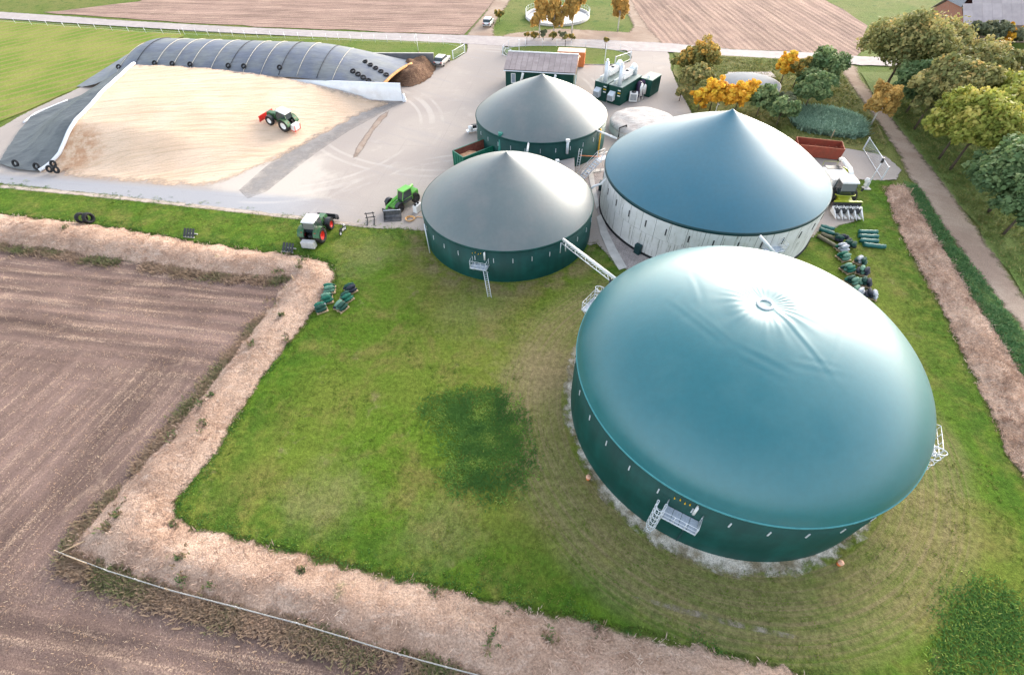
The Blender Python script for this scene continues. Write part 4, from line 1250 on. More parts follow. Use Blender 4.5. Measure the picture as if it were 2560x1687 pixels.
def wheel(root, x, y, r, w, rim_mat, side, hub=.55):
    t = MB().lathe([(r * hub, -w * .42), (r * .66, -w * .5), (r * .9, -w * .5), (r * .965, -w * .38), (r * .97, w * .38), (r * .9, w * .5), (r * .66, w * .5), (r * hub, w * .42), (r * hub, -w * .42)], 28, axis='Y')
    for k in range(22):
        a = 2 * math.pi * k / 22
        for s_ in (-1, 1):
            aa = a + (0.07 if s_ > 0 else -.07)
            m = Matrix.Rotation(-aa, 4, 'Y') @ Matrix.Translation((r * .975, s_ * w * .22, 0)) @ Matrix.Rotation(s_ * .5, 4, 'X')
            b = MB().box((0, 0, 0), (r * .06, w * .46, r * .07))
            t.add([m @ Vector(p) for p in b.v], b.f)
    wo = t.build('wheel', M_tyre, root, (x, y, r))
    rm = MB().lathe([(r * hub + .01, -w * .36), (r * hub * .85, -w * .34), (r * hub * .6, -w * .1), (r * .12, -w * .12), (.01, -w * .16)] if side < 0 else [(r * hub + .01, w * .36), (r * hub * .85, w * .34), (r * hub * .6, w * .1), (r * .12, w * .12), (.01, w * .16)], 24, axis='Y')
    rm.build('rim', rim_mat, wo)
    return wo

def tractor(loc, rz, label, rim, front, rear, s=1.0, tilt=0.0):
    root = empty('tractor', loc, rz, label, 'tractor')
    root.scale = (s, s, s); root.rotation_euler = (0, tilt, rz)
    for y, sd_ in ((-1.05, -1), (1.05, 1)):
        wheel(root, -1.35, y, 1.0, .72, rim, sd_)
        wheel(root, 1.45, y * .96, .76, .58, rim, sd_)
        # mudguard over the rear wheel
        pts = [(-1.35 + 1.13 * math.cos(a), 1.13 * math.sin(a) + 1.0) for a in np.linspace(R(20), R(165), 12)]
        inn = [(-1.35 + 1.07 * math.cos(a), 1.07 * math.sin(a) + 1.0) for a in np.linspace(R(165), R(20), 12)]
        MB().side(pts + inn, y - .42, y + .42).build('mudguard', M_green, root)
        pts = [(1.45 + .86 * math.cos(a), .86 * math.sin(a) + .76) for a in np.linspace(R(35), R(150), 9)]
        inn = [(1.45 + .81 * math.cos(a), .81 * math.sin(a) + .76) for a in np.linspace(R(150), R(35), 9)]
        MB().side(pts + inn, y * .96 - .3, y * .96 + .3).build('mudguard', M_darkmetal, root)
        MB().box((-2.15, y * .85, 1.75), (.08, .22, .12)).build('tail_lamp', M_lamp, root)
    MB().side([(-1.9, .75), (2.2, .7), (2.3, 1.0), (-1.9, 1.15)], -.36, .36).build('chassis', M_darkmetal, root)
    MB().side([(.15, 1.1), (2.42, 1.0), (2.5, 1.35), (2.3, 1.72), (.15, 2.02)], -.44, .44).build('bonnet', M_green, root, bevel=.1)
    MB().box((2.47, 0, 1.35), (.06, .62, .42)).build('grille', M_darkmetal, root)
    cab = MB().side([(-1.55, 1.35), (.1, 1.25), (.35, 1.9), (.05, 2.82), (-1.45, 2.82), (-1.75, 2.0)], -.78, .78).build('cab', M_glass, root, bevel=.05)
    f = MB()
    for y in (-.79, .79):
        f.tube([(.1, y, 1.3), (.36, y, 1.9), (.06, y, 2.84)], .04, 5); f.tube([(-1.55, y, 1.35), (-1.77, y, 2.0), (-1.47, y, 2.84)], .05, 5); f.tube([(-.75, y, 1.3), (-.75, y, 2.84)], .035, 5)
    f.build('cab_frame', M_green, cab)
    MB().box((-.72, 0, 2.94), (1.95, 1.75, .2), top=(.9, .9)).build('cab_roof', M_white, cab, bevel=.07)
    MB().lathe([(.16, 0), (.16, .06), (.05, .09)], 12, (-1.2, .45, 3.04)).build('antenna', M_white, cab)
    MB().tube([(.25, .55, 1.7), (.25, .55, 2.9), (.2, .55, 3.05)], .065, 8).build('exhaust', M_darkmetal, root)
    for y in (-1, 1):
        MB().tube([(.2, y * .8, 2.5), (.3, y * 1.2, 2.45)], .02, 4).build('mirror_arm', M_darkmetal, root)
        MB().box((.3, y * 1.25, 2.35), (.06, .2, .35)).build('mirror', M_darkmetal, root)
    MB().box((-.3, -.85, .85), (.7, .35, .5)).build('step', M_darkmetal, root)
    if front == 'blade':
        MB().side([(3.0, .1), (3.12, .15), (3.05, .6), (3.18, 1.05), (3.0, 1.15), (2.93, .6)], -1.65, 1.65).build('silage_blade', M_red, root, bevel=.03)
        for y in (-.4, .4): MB().box((2.65, y, .6), (.7, .1, .14)).build('blade_arm', M_red, root)
    else:
        fr = MB().box((3.1, 0, .75), (.7, 2.6, .35)); fr.box((3.35, 0, .5), (.3, 2.7, .5)); fr.box((2.95, 0, 1.1), (.12, 2.5, .35)); fr.box((2.7, .4, .8), (.6, .12, .2)); fr.box((2.7, -.4, .8), (.6, .12, .2))
        fr.build('front_implement', M_darkmetal, root, bevel=.03)
    if rear == 'box':
        MB().box((-2.75, 0, .95), (.75, 1.5, .95)).build('rear_weight', M_white, root, bevel=.06)
        for y in (-.68, .68): MB().box((-3.14, y, .95), (.03, .16, .95)).build('warning_panel', M_red, root)
        MB().box((-2.75, 0, .45), (.8, 1.55, .1)).build('weight_base', M_red, root)
    else:
        MB().box((-2.85, 0, .62), (.8, 1.75, .85), top=(.9, .97)).build('rear_weight', M_weight, root, bevel=.06)
    MB().tube([(-2.3, -.4, .6), (-1.9, -.3, 1.1), (-2.3, 0, 1.3)], .05, 5).build('hitch', M_darkmetal, root)
    return root

tp = g(734, 552)
tractor((tp.x + .35, tp.y + .6, .03), R(80), 'green tractor with red wheel rims parked on the grass edge', M_red, 'frame', 'weight', 1.0)
ts = g(661, 306, 2.1)
hz = float(heap_h(np.array([ts.x]), np.array([ts.y]))[0])
ts = g(661, 306, hz + .1); hz = float(heap_h(np.array([ts.x]), np.array([ts.y]))[0])
fx, fy = ts.x - 2 * math.cos(R(-12)), ts.y + 2 * math.sin(R(12))
h2 = float(heap_h(np.array([ts.x - 1.5]), np.array([ts.y + .4]))[0]); h1 = float(heap_h(np.array([ts.x + 1.5]), np.array([ts.y - .4]))[0])
tractor((ts.x, ts.y, hz + .06), R(158), 'green tractor with a red front blade driving on the pale silage heap', M_white, 'blade', 'box', 1.0, -math.atan2(h2 - h1, 3.0))

def telehandler(loc, rz):
    root = empty('telehandler', loc, rz, 'bright green telehandler parked on the yard beside the steel bucket', 'telehandler')
    for x in (-1.3, 1.45):
        for y, s_ in ((-.92, -1), (.92, 1)): wheel(root, x, y, .62, .42, M_darkmetal, s_)
    MB().side([(-2.2, .55), (2.0, .5), (2.1, .85), (.4, 1.0), (-2.2, 1.35)], -.6, .6).build('chassis', M_lime, root, bevel=.06)
    MB().side([(-2.25, .6), (-.3, .6), (-.3, 1.25), (-2.25, 1.35)], -1.0, -.35).build('engine_cover', M_lime, root, bevel=.08)
    cab = MB().side([(-.75, .75), (.75, .75), (.9, 1.35), (.55, 2.3), (-.7, 2.3)], .12, 1.02).build('cab', M_glass, root, bevel=.04)
    f = MB()
    for y in (.12, 1.02):
        f.tube([(.75, y, .75), (.92, y, 1.35), (.56, y, 2.32)], .05, 5); f.tube([(-.75, y, .75), (-.72, y, 2.32)], .06, 5); f.tube([(-.75, y, 1.3), (.9, y, 1.3)], .035, 5)
    f.build('cab_frame', M_lime, cab)
    MB().box((-.1, .57, 2.36), (1.5, 1.05, .14)).build('cab_roof', M_lime, cab, bevel=.05)
    MB().tube([(-2.0, -.1, 1.75), (1.6, -.1, 1.25)], .2, 8).build('boom', M_lime, root)
    MB().tube([(1.3, -.1, 1.29), (2.5, -.1, 1.0), (2.85, -.1, .55)], .14, 8).build('boom_tip', M_lime, root)
    MB().box((2.95, -.1, .5), (.14, 1.0, .55)).build('carriage', M_darkmetal, root, bevel=.03)
    MB().tube([(.6, -.1, .95), (1.7, -.1, 1.15)], .07, 6).build('lift_cylinder', M_galv, root)
    for y in (-.92, .92):
        MB().side([(1.45 + .7 * math.cos(a), .7 * math.sin(a) + .62) for a in np.linspace(R(30), R(150), 8)] + [(1.45 + .66 * math.cos(a), .66 * math.sin(a) + .62) for a in np.linspace(R(150), R(30), 8)], y - .24, y + .24).build('mudguard', M_darkmetal, root)
    return root
q = g(938, 478)
th = telehandler((q.x, q.y + .3, .02), R(-128)); th.scale = (1.1, 1.1, 1.1)

def harvester(loc, rz):
    root = empty('forage_harvester', loc, rz, 'white forage harvester with yellow green header parked beside the blue roofed tank', 'harvester')
    for y, s_ in ((-1.2, -1), (1.2, 1)):
        wheel(root, 1.2, y, .92, .7, M_limeyellow, s_); wheel(root, -2.2, y * .85, .68, .5, M_limeyellow, s_)
    MB().side([(-3.4, .9), (1.6, .8), (1.7, 1.4), (.5, 1.6), (.4, 2.55), (-2.6, 2.5), (-3.4, 2.1)], -1.2, 1.2).build('body', M_white, root, bevel=.15)
    MB().box((-1.4, -1.225, 1.5), (3.2, .05, .3)).build('side_stripe', M_limeyellow, root)
    MB().box((-2.4, 1.35, 2.0), (.9, .1, 1.1), R(25)).build('open_flap', M_limeyellow, root)
    MB().box((-2.6, 0, 2.53), (.9, 1.9, .05)).build('radiator_screen', M_darkmetal, root)
    cab = MB().side([(.55, 1.45), (1.9, 1.3), (2.25, 2.1), (1.95, 3.0), (.6, 3.0)], -.85, .85).build('cab', M_glass, root, bevel=.06)
    MB().box((1.2, 0, 3.1), (1.9, 1.95, .2), top=(.92, .92)).build('cab_roof', M_white, cab, bevel=.07)
    for y in (-1, 1):
        MB().tube([(1.9, y * .85, 2.6), (2.3, y * 1.35, 2.6)], .025, 4).build('mirror_arm', M_darkmetal, root)
        MB().box((2.3, y * 1.42, 2.45), (.08, .2, .45)).build('mirror', M_darkmetal, root)
    MB().tube([(.2, .3, 2.5), (-.2, .9, 3.05), (-1.2, 1.05, 3.15), (-3.6, 1.1, 3.1), (-4.0, 1.1, 2.9)], .24, 8).build('discharge_spout', M_white, root)
    MB().box((-4.05, 1.1, 2.8), (.25, .45, .4)).build('spout_flap', M_black, root)
    MB().tube([(-3.3, -1.1, 2.4), (-3.3, -1.1, 2.95), (-3.3, .6, 2.95), (-3.3, .6, 2.4)], .03, 5).build('guard_rail', M_limeyellow, root)
    MB().side([(1.6, .6), (3.0, .5), (3.1, 1.2), (1.8, 1.45)], -.75, .75).build('feeder_house', M_limeyellow, root, bevel=.05)
    MB().tube([(2.0, -1.15, 1.6), (2.35, -1.0, 1.65), (2.5, 0, 1.65), (2.35, 1.0, 1.65), (2.0, 1.15, 1.6)], .06, 6).build('platform_rail', M_limeyellow, root)
    hd = MB().box((3.25, 0, .95), (.25, 3.1, .75)).build('header_frame', M_darkmetal, root)
    MB().box((3.2, 0, 1.38), (.2, 3.15, .12)).build('header_beam', M_limeyellow, root)
    for k in range(4):
        y = -1.15 + .77 * k
        MB().lathe([(.05, .95), (.36, .9), (.4, .75), (.4, .35)], 14, (3.75, y, 0)).build('rotor', M_darkmetal, root)
        dn = MB()
        for j in range(6):
            a = j * math.pi / 3; dn.box((3.75 + .22 * math.cos(a), y + .22 * math.sin(a), .97), (.36, .07, .06), a)
        dn.build('rotor_star', M_white, root)
    for k in range(5):
        y = -1.54 + .77 * k
        MB().add([(3.5, y - .14, .3), (3.5, y + .14, .3), (5.3, y, .15), (3.5, y - .14, .95), (3.5, y + .14, .95)], [(0, 1, 2), (3, 2, 4), (0, 2, 3), (1, 4, 2), (0, 3, 4, 1)]).build('crop_divider', M_white, root)
    for k in range(4):
        y = -1.15 + .77 * k
        MB().box((4.4, y, .22), (1.2, .32, .1)).build('divider_plate', M_weight, root)
    return root
hv = harvester((44.92, 57.83, .02), R(-95)); hv.scale = (1.12, 1.12, 1.12)

def car(loc, rz, paint, label, s=1.0):
    root = empty('parked_car', loc, rz, label, 'car')
    root.scale = (s, s, s)
    MB().side([(-2.1, .35), (2.05, .35), (2.15, .62), (1.95, .82), (1.0, .95), (-2.0, 1.0), (-2.15, .8)], -.86, .86).build('body', paint, root, bevel=.08)
    cab = MB().side([(-2.0, .98), (1.0, .93), (.35, 1.45), (-1.6, 1.5)], -.78, .78).build('windows', M_glass, root, bevel=.06)
    MB().side([(-1.65, 1.475), (.32, 1.44), (.25, 1.53), (-1.5, 1.57)], -.7, .7).build('roof', paint, root, bevel=.03)
    for x in (-1.3, 1.35):
        for y in (-.8, .8):
            w = MB().lathe([(.18, -.1), (.32, -.1), (.33, 0), (.32, .1), (.18, .1)], 18, axis='Y').build('wheel', M_black, root, (x, y, .33))
            MB().lathe([(.19, -.06), (.19, .06), (.02, .07)] if y > 0 else [(.19, .06), (.19, -.06), (.02, -.07)], 14, axis='Y').build('rim', M_galv, w)
    for y in (-.68, .68):
        MB().box((-2.13, y, .85), (.06, .3, .16)).build('tail_light', M_lamp, root)
        MB().box((2.08, y, .72), (.1, .34, .14)).build('headlight', M_white, root)
    MB().box((-2.14, 0, .6), (.05, 1.5, .22)).build('bumper', M_darkmetal, root)
    MB().box((-2.17, 0, .68), (.02, .5, .1)).build('number_plate', M_white, root)
    return root
q = g(1027, 154); car((q.x, q.y + 1.4, .02), R(72), M_silverpaint, 'silver estate car parked at the end of the dark retaining wall', 1.14)
q = g(1135, 62); car((q.x, q.y + 1.0, .03), R(78), plain('white_car_paint', (.74, .74, .74), .25, .6), 'white car parked on the sandy track in the distance', 1.14)

# ================================================================== PLANT EQUIPMENT
# ---- feeder container
FA = g(1052.6, 351, 2.5); FB = g(1081, 368, 2.5); FC = g(1132, 321, 2.5)
rz = ang(FA, FC)
root = empty('silage_feeder', (FA.x, FA.y, 0), rz, 'green ribbed feed hopper filled with orange silage beside the rear tank', 'feed hopper')
FLn = 5.9; FW = 2.7
M_rust = plain('rusty_brown_steel', (.20, .07, .05), .7, .3, 0, .3, 2)
def hopper_wall(pa, pb, name):
    pa = Vector((*pa, 0)); pb = Vector((*pb, 0)); mbx = MB(); d = pb - pa; n = Vector((d.y, -d.x, 0)).normalized()
    c = (Vector(pa) + Vector(pb)) / 2; a = math.atan2(d.y, d.x)
    mbx.box((c.x, c.y, 1.3), (d.length, .08, 2.4), a)
    k = int(d.length / .55)
    for i in range(k + 1):
        p = Vector(pa).lerp(Vector(pb), i / k) + n * .07
        mbx.box((p.x, p.y, 1.3), (.14, .1, 2.35), a)
    mbx.box((c.x + n.x * .03, c.y + n.y * .03, 2.53), (d.length + .1, .16, .1), a)
    return mbx.build(name, M_feed, root)
M_feed = plain('feeder_green', (.01, .15, .09), .45, .4, 0, .12, 2)
hopper_wall((0, 0), (0, -FW), 'end_wall'); hopper_wall((0, -FW), (FLn, -FW), 'side_wall'); hopper_wall((FLn, -FW), (FLn, 0), 'end_wall'); hopper_wall((FLn, 0), (0, 0), 'side_wall')
li = MB().box((FLn / 2, -.07, 1.5), (FLn - .1, .03, 2.1)); li.box((FLn / 2, -FW + .07, 1.5), (FLn - .1, .03, 2.1)); li.box((FLn - .06, -FW / 2, 1.7), (.03, FW - .15, 1.9))
li.build('lining', M_rust, root)
n = 16; vs = []; fs = []
for i in range(n + 1):
    for j in range(9):
        x = .08 + (FLn - .2) * i / n; y = -.1 - (FW - .2) * j / 8
        vs.append((x, y, 1.0 + .95 * max(0, 1 - ((x - 1.8) / 3.0) ** 2) - .25 * abs(j / 4 - 1) + .12 * math.sin(x * 3 + y * 5)))
for i in range(n):
    for j in range(8): a = i * 9 + j; fs.append((a, a + 1, a + 10, a + 9))
MB().add(vs, fs, True).build('silage_load', plain('orange_feed', (.56, .32, .19), .9, .1, 0, .25, 3, .4), root)
MB().box((FLn + .15, -FW / 2, 2.3), (.2, FW + .2, 1.0)).build('back_plate', M_rust, root)
sp = root.matrix_world if False else None
q = g(1165, 345, 2.5); q2 = g(1170, 322, 4.6)
root = empty('screw_conveyor', (q.x, q.y, 0), 0, 'green screw conveyor tower between the hopper and the rear tank', 'conveyor')
M_conv = plain('conveyor_green', (.03, .22, .17), .45, .4, 0, .1, 3)
MB().tube([(-.35, -.2, 0), (-.1, .1, 4.4)], .26, 10).build('riser', M_conv, root)
MB().tube([(.55, -.2, 0), (.35, .1, 4.0)], .24, 10).build('riser', M_conv, root)
MB().tube([(-.1, .1, 4.4), (-.05, .1, 4.9)], .36, 10).build('drive_head', M_conv, root)
MB().tube([(.2, .1, 3.4), (1.6, .8, 3.2)], .26, 10).build('cross_screw', M_conv, root)
MB().box((1.7, .9, 3.2), (.5, .5, .5), .5).build('motor', M_conv, root, bevel=.06)

# ---- pump house between the two grey roofed tanks
root = empty('pump_house', (5.25, 65.9, 0), 0, 'low flat roofed concrete pump house between the two grey roofed tanks', 'building')
PHp = [(-3.2, .9), (0.2, .3), (2.6, .2), (5.2, 1.6), (4.4, -3.4), (2.6, -3.0)]
PHp = [(-4.2, .35), (-1.5, .2), (1.5, .2), (4.6, 1.4), (4.2, -3.2)]
MB().prism(PHp, -.1, 1.6).build('wall', plain('dark_wall', (.10, .10, .10), .8, .2), root)
MB().prism([(x * 1.02, y * 1.02) for x, y in PHp], 1.6, 1.74).build('roof_slab', plain('roof_felt', (.34, .31, .30), .9, .2, 0, .12, .7), root)
def vent(loc, label, h=.9):
    r_ = empty('vent_box', loc, .1, label, 'vent')
    MB().tube([(0, 0, 0), (0, 0, h)], .2, 10).build('shaft', M_galv, r_)
    MB().box((0, 0, h + .12), (.62, .62, .26), top=(.85, .85)).build('hood', M_white, r_, bevel=.03)
    return r_
p = g(1389, 395, 1.74); p = g(1390, 398, 1.74)
p = g(1300, 398, 1.74); 
v_ = g(1290, 392, 1.74); vent((7.13, 64.6, 1.74), 'white hooded vent standing on the flat pump house roof', .9)
pr = g(1301, 345, 2.2); a = ang(REAR[0], pr); vent((REAR[0].x + (REAR[1] + .25) * math.cos(a), REAR[0].y + (REAR[1] + .25) * math.sin(a), 2.6), 'white hooded vent against the wall of the rear tank', 1.9)

# ---- stairs to the white tank
s0 = g(1338, 392, .1); s1 = g(1396, 350, 2.4)
s0 = Vector((10.43, 63.77, 0)); s1 = Vector((13.44, 66.0, 2.0))
rz = ang(s0, s1); Ls = math.hypot(s1.x - s0.x, s1.y - s0.y)
root = empty('steel_stairs', s0, rz, 'galvanised steel stairs up to the landing beside the white walled tank', 'stairs')
for k in range(9): MB().box((Ls * (k + .5) / 9, 0, 2.0 * (k + .8) / 9), (.28, .9, .04)).build('step', M_grate, root)
for y in (-.48, .48):
    MB().box((Ls / 2, y, 1.0), (math.hypot(Ls, 2.0), .05, .22), 0, 0, -math.atan2(2.0, Ls)).build('stringer', M_galv, root)
    rl = MB()
    for dz in (.5, 1.0): rl.tube([(0, y, dz + .1), (Ls, y, 2.0 + dz + .1), (Ls + 1.5, y, 2.0 + dz + .1)], .03, 5)
    for q_ in (0, .5, 1.0): rl.tube([(Ls * q_, y, 2.0 * q_), (Ls * q_, y, 2.0 * q_ + 1.1)], .028, 5)
    rl.tube([(Ls + 1.5, y, 0), (Ls + 1.5, y, 3.1)], .035, 5); rl.tube([(Ls + .05, y, 0), (Ls + .05, y, 3.1)], .035, 5)
    rl.build('railing', M_galv, root)
for k in range(3): MB().box((Ls + .25 + .5 * k, 0, 2.0), (.48, .92, .05)).build('landing_grate', M_grate, root)
# leaning ladder and orange beam
l0 = Vector((10.05, 64.6, 0)); root = empty('leaning_ladder', l0, R(70), 'pale ladder leaning against the wall of the rear tank', 'ladder')
for y in (-.2, .2): MB().tube([(0, y, 0), (1.6, y, 3.7)], .03, 5).build('rail', M_galv, root)
for k in range(1, 11): MB().tube([(1.6 * k / 11, -.2, 3.7 * k / 11), (1.6 * k / 11, .2, 3.7 * k / 11)], .02, 4).build('rung', M_galv, root)
o = MB().tube([(10.68, 66.8, 2.3), (14.23, 67.0, 1.9)], .07, 6).build('orange_beam', plain('orange_paint', (.70, .22, .08), .5, .4)); props(o, 'thin orange beam across the gap behind the steel stairs', 'beam')
# ---- pipes
def pipe(name, pts, r, mat, label, cat='pipe'):
    o = MB().tube(pts, r, 10).build(name, mat); return props(o, label, cat)
a = ang(REAR[0], g(1379, 330, 2)); R1 = REAR[1] + .18; ca, sa = math.cos(a), math.sin(a)
pipe('yellow_pipe', [(REAR[0].x + (R1 - .25) * ca, REAR[0].y + (R1 - .25) * sa, 4.2), (REAR[0].x + R1 * ca, REAR[0].y + R1 * sa, 4.15), (REAR[0].x + R1 * ca, REAR[0].y + R1 * sa, .05)], .13, M_yellow, 'yellow gas pipe down the right side of the rear tank wall')
p0 = g(1386, 303, 4.4); p1 = g(1432, 322, 5.3)
pipe('gas_pipe', [p0, p1], .14, M_white, 'white gas pipe from the rear tank rim to the blue roofed tank')
p0 = g(1228, 332, 4.3); p1 = g(1213, 362, 5.2)
pipe('gas_pipe', [p0, Vector((p0.x - .3, 64.6, 4.2))], .15, M_white, 'white gas pipe from the rear tank rim down towards the nearer grey roof')
p0 = g(1380, 437, 4.2); p1 = g(1401, 427, 4.6)
pipe('gas_pipe', [p0 + Vector((-.4, 0, -.1)), p0 + Vector((0, .1, .2)), p1 - Vector((.2, 0, 0)), p1 + Vector((.3, .1, .6))], .15, M_white, 'short bent white gas pipe between the grey and blue roofed tanks')
p0 = g(985, 528, 3.6); p1 = g(999, 588, 0)
a0 = ang(MID[0], p0)
pipe('drain_pipe', [(MID[0].x + 10.9 * math.cos(a0), MID[0].y + 10.9 * math.sin(a0), 4.0), (p1.x, p1.y, .0)], .07, M_galv, 'thin grey pipe sloping down the left side of the grey roofed tank')
# pipe bridge between the grey roofed tank and the big one
b0 = Vector((5.95, 42.6, 4.75)); 
aB = ang(MID[0], g(1315, 560, 4.6)); b0 = Vector((MID[0].x + 10.75 * math.cos(aB), MID[0].y + 10.75 * math.sin(aB), 4.55))
aE = ang(BIG[0], g(1424, 636, 6.9)); b1 = Vector((BIG[0].x + 13.3 * math.cos(aE), BIG[0].y + 13.3 * math.sin(aE), 6.5))
root = empty('pipe_bridge', (b0.x, b0.y, 0), ang(b0, b1), 'white pipe bridge spanning from the grey roofed tank to the big dome', 'pipe bridge')
Lb = math.hypot(b1.x - b0.x, b1.y - b0.y); dz = b1.z - b0.z
MB().tube([(0, 0, b0.z), (Lb, 0, b1.z)], .17, 10).build('gas_pipe', M_white, root)
for y in (-.25, .25): MB().tube([(0, y, b0.z - .4), (Lb, y, b1.z - .4)], .045, 5).build('chord', M_galv, root)
br = MB()
for k in range(10):
    q0, q1 = k / 10, (k + 1) / 10
    br.tube([(Lb * q0, -.25 if k % 2 else .25, b0.z + dz * q0 - .4), (Lb * q1, .25 if k % 2 else -.25, b0.z + dz * q1 - .4)], .03, 4)
    br.tube([(Lb * q0, -.25, b0.z + dz * q0 - .4), (Lb * q0, .25, b0.z + dz * q0 - .4)], .03, 4)
br.build('bracing', M_galv, root)
for y in (-.35, .35): MB().tube([(.1, y, b0.z - .3), (.1, y, b0.z - 1.7)], .05, 5).build('bracket', M_galv, root)
MB().tube([(Lb - .7, -.3, b1.z - .3), (Lb - .7, -.3, b1.z - 1.0), (Lb - .2, -.3, b1.z - 1.2)], .12, 8).build('valve', M_darkmetal, root)
p0 = g(1765, 548, 6.0); p1 = g(1783, 580, 5.2)
pipe('gas_pipe', [p0, p1 + Vector((.5, -.6, 0))], .17, M_white, 'white gas pipe off the front rim of the blue roofed tank')
# stirrer drive by the rear tank
q = g(1095, 308)
root = empty('stirrer_drive', (q.x, q.y, 0), R(15), 'white drum shaped stirrer drive on a dark frame left of the rear tank', 'stirrer drive')
MB().tube([(-.5, -.3, .9), (.2, -.35, .9)], .42, 14).build('drum', M_white, root, rz=None)
MB().box((.8, .2, .9), (1.3, .7, .5)).build('gearbox', M_darkmetal, root, bevel=.05)
MB().box((.2, 0, .35), (2.0, .9, .12)).build('frame', M_galv, root)
for x in (-.6, 1.0): MB().box((x, 0, .15), (.12, .8, .32)).build('leg', M_galv, root)
# ================================================================== THINGS ON THE GROUND
# ---- bucket, fork frame, hose and box beside the telehandler
q = g(912, 510)
root = empty('loader_bucket', (q.x, q.y + .4, .02), R(4), 'open dark steel loader bucket on the paving edge before the telehandler', 'bucket')
M_steel = plain('worn_steel', (.10, .10, .105), .5, .4, .4, .25, 3, dirt=(.3, .25, .2), dirt_amt=.4)
MB().side([(-.05, .05), (.0, .0), (1.1, .0), (1.1, .06), (.15, .1), (.05, .9), (-.05, .95)], -1.1, 1.1)
bk = MB()
prof = [(-.9, .02), (.05, .02), (.3, .25), (.35, .95), (.27, .95), (.2, .3), (0, .1), (-.9, .08)]
vs = [(x, y, z) for x in (-1.15, 1.15) for y, z in prof]
n = len(prof)
bk.add(vs, [(i, (i + 1) % n, n + (i + 1) % n, n + i) for i in range(n)])
bk.build('shell', M_steel, root)
for x in (-1.15, 1.15): MB().add([(x, -.9, .02), (x, .05, .02), (x, .3, .25), (x, .35, .95), (x + .05, -.9, .02), (x + .05, .05, .02), (x + .05, .3, .25), (x + .05, .35, .95)], [(0, 1, 2, 3), (7, 6, 5, 4), (0, 3, 7, 4), (1, 0, 4, 5), (2, 1, 5, 6), (3, 2, 6, 7)]).build('side_plate', M_steel, root)
MB().tube([(-1.15, .33, .93), (1.15, .33, .93)], .06, 6).build('rim_bar', M_galv, root)
q = g(862, 516)
root = empty('pallet_fork', (q.x, q.y, .02), R(10), 'black pallet fork frame standing beside the steel bucket', 'pallet fork')
for x in (-.45, .45):
    MB().box((x, -.1, .05), (.12, 1.4, .07)).build('tine', M_darkmetal, root); MB().box((x, .6, .55), (.1, .1, 1.1)).build('upright', M_darkmetal, root)
for z in (.35, .95): MB().box((0, .6, z), (1.3, .09, .1)).build('cross_bar', M_darkmetal, root)
q = g(953, 510)
mb = MB()
for k in range(4): mb.tube([(q.x + (.5 + .04 * k) * math.cos(a), q.y + (.5 + .03 * k) * math.sin(a), .06 + .05 * k) for a in np.linspace(0, 2 * math.pi, 26)], .045, 5, False)
mb.tube([(q.x + .55, q.y, .07), (q.x + .9, q.y + .5, .06), (q.x + 1.6, q.y + .35, .06), (q.x + 2.2, q.y + .2, .06)], .045, 5)
props(mb.build('hose', plain('orange_hose', (.72, .42, .18), .6, .3)), 'coiled orange hose lying on the paving beside the tank', 'hose')
q = g(966, 494)
root = empty('pump_unit', (q.x + .3, q.y + .5, 0), R(60), 'small white pump box against the left side of the grey roofed tank', 'pump')
MB().box((0, 0, .5), (1.5, .7, 1.0), top=(.85, .9)).build('casing', M_white, root, bevel=.05)
for x in (-.4, .2): MB().tube([(x, 0, 1.0), (x, .1, 1.25)], .16, 8).build('cap', M_black, root)

# ---- motor scooter on the grass
q = g(798, 541)
root = empty('moped', (q.x, q.y, .03), R(75), 'dark moped standing on the grass right of the parked tractor', 'moped')
for x in (-.6, .6):
    w = MB().lathe([(.2, -.05), (.29, -.05), (.31, 0), (.29, .05), (.2, .05)], 16, (0, 0, 0), 'Y').build('wheel', M_black, root, (x, 0, .31))
    MB().lathe([(.2, -.03), (.03, -.05), (.03, .05), (.2, .03)], 12, (0, 0, 0), 'Y').build('rim', M_galv, w)
MB().tube([(-.6, 0, .32), (-.1, 0, .5), (.35, 0, .75), (.45, 0, .9)], .07, 6).build('frame', M_darkmetal, root)
MB().box((-.35, 0, .72), (.65, .24, .12)).build('saddle', M_black, root, bevel=.04)
MB().tube([(.5, -.32, .98), (.42, 0, .95), (.5, .32, .98)], .025, 5).build('handlebar', M_galv, root)
MB().tube([(.6, 0, .31), (.45, 0, .92)], .04, 5).build('fork', M_galv, root)
MB().box((.05, 0, .45), (.45, .22, .3)).build('engine', M_weight, root, bevel=.04)
MB().lathe([(.1, -.06), (.1, .06)], 12, (.58, 0, .85), 'X').build('headlight', M_white, root)

# ---- pair of tyres, trestles
q = g(205, 517)
for k, (dx, nm) in enumerate(((-.55, 'left one of two big old tyres leaning together on the grass strip'), (.45, 'right one of two big old tyres leaning together on the grass strip'))):
    t = link_mesh('old_tyre', tyre_mesh(.72, .62, .4).build('tmp', M_black).data, None, None, (q.x + dx, q.y + .1 - .05 * k, .68)); bpy.data.objects.remove(bpy.data.objects['tmp'])
    t.rotation_euler = (R(82), R(0), R(62 + 8 * k)); props(t, nm, 'tyre', 'old tyres on the grass strip')
def rack(x, y, rz, label):
    p = g(x, y); r_ = empty('sheet_rack', (p.x, p.y, .03), rz, label, 'rack', 'small racks by the bank'); r_.scale = (1.25, 1.25, 1.25)
    MB().box((0, -.25, .05), (1.2, .12, .1)).build('foot', M_weight, r_); MB().box((0, .35, .05), (1.2, .1, .1)).build('foot', M_weight, r_)
    for k in range(4): MB().box((-.48 + .32 * k, .05, .4), (.22, .9, .05), 0, R(40)).build('slat', M_darkmetal, r_)
    return r_
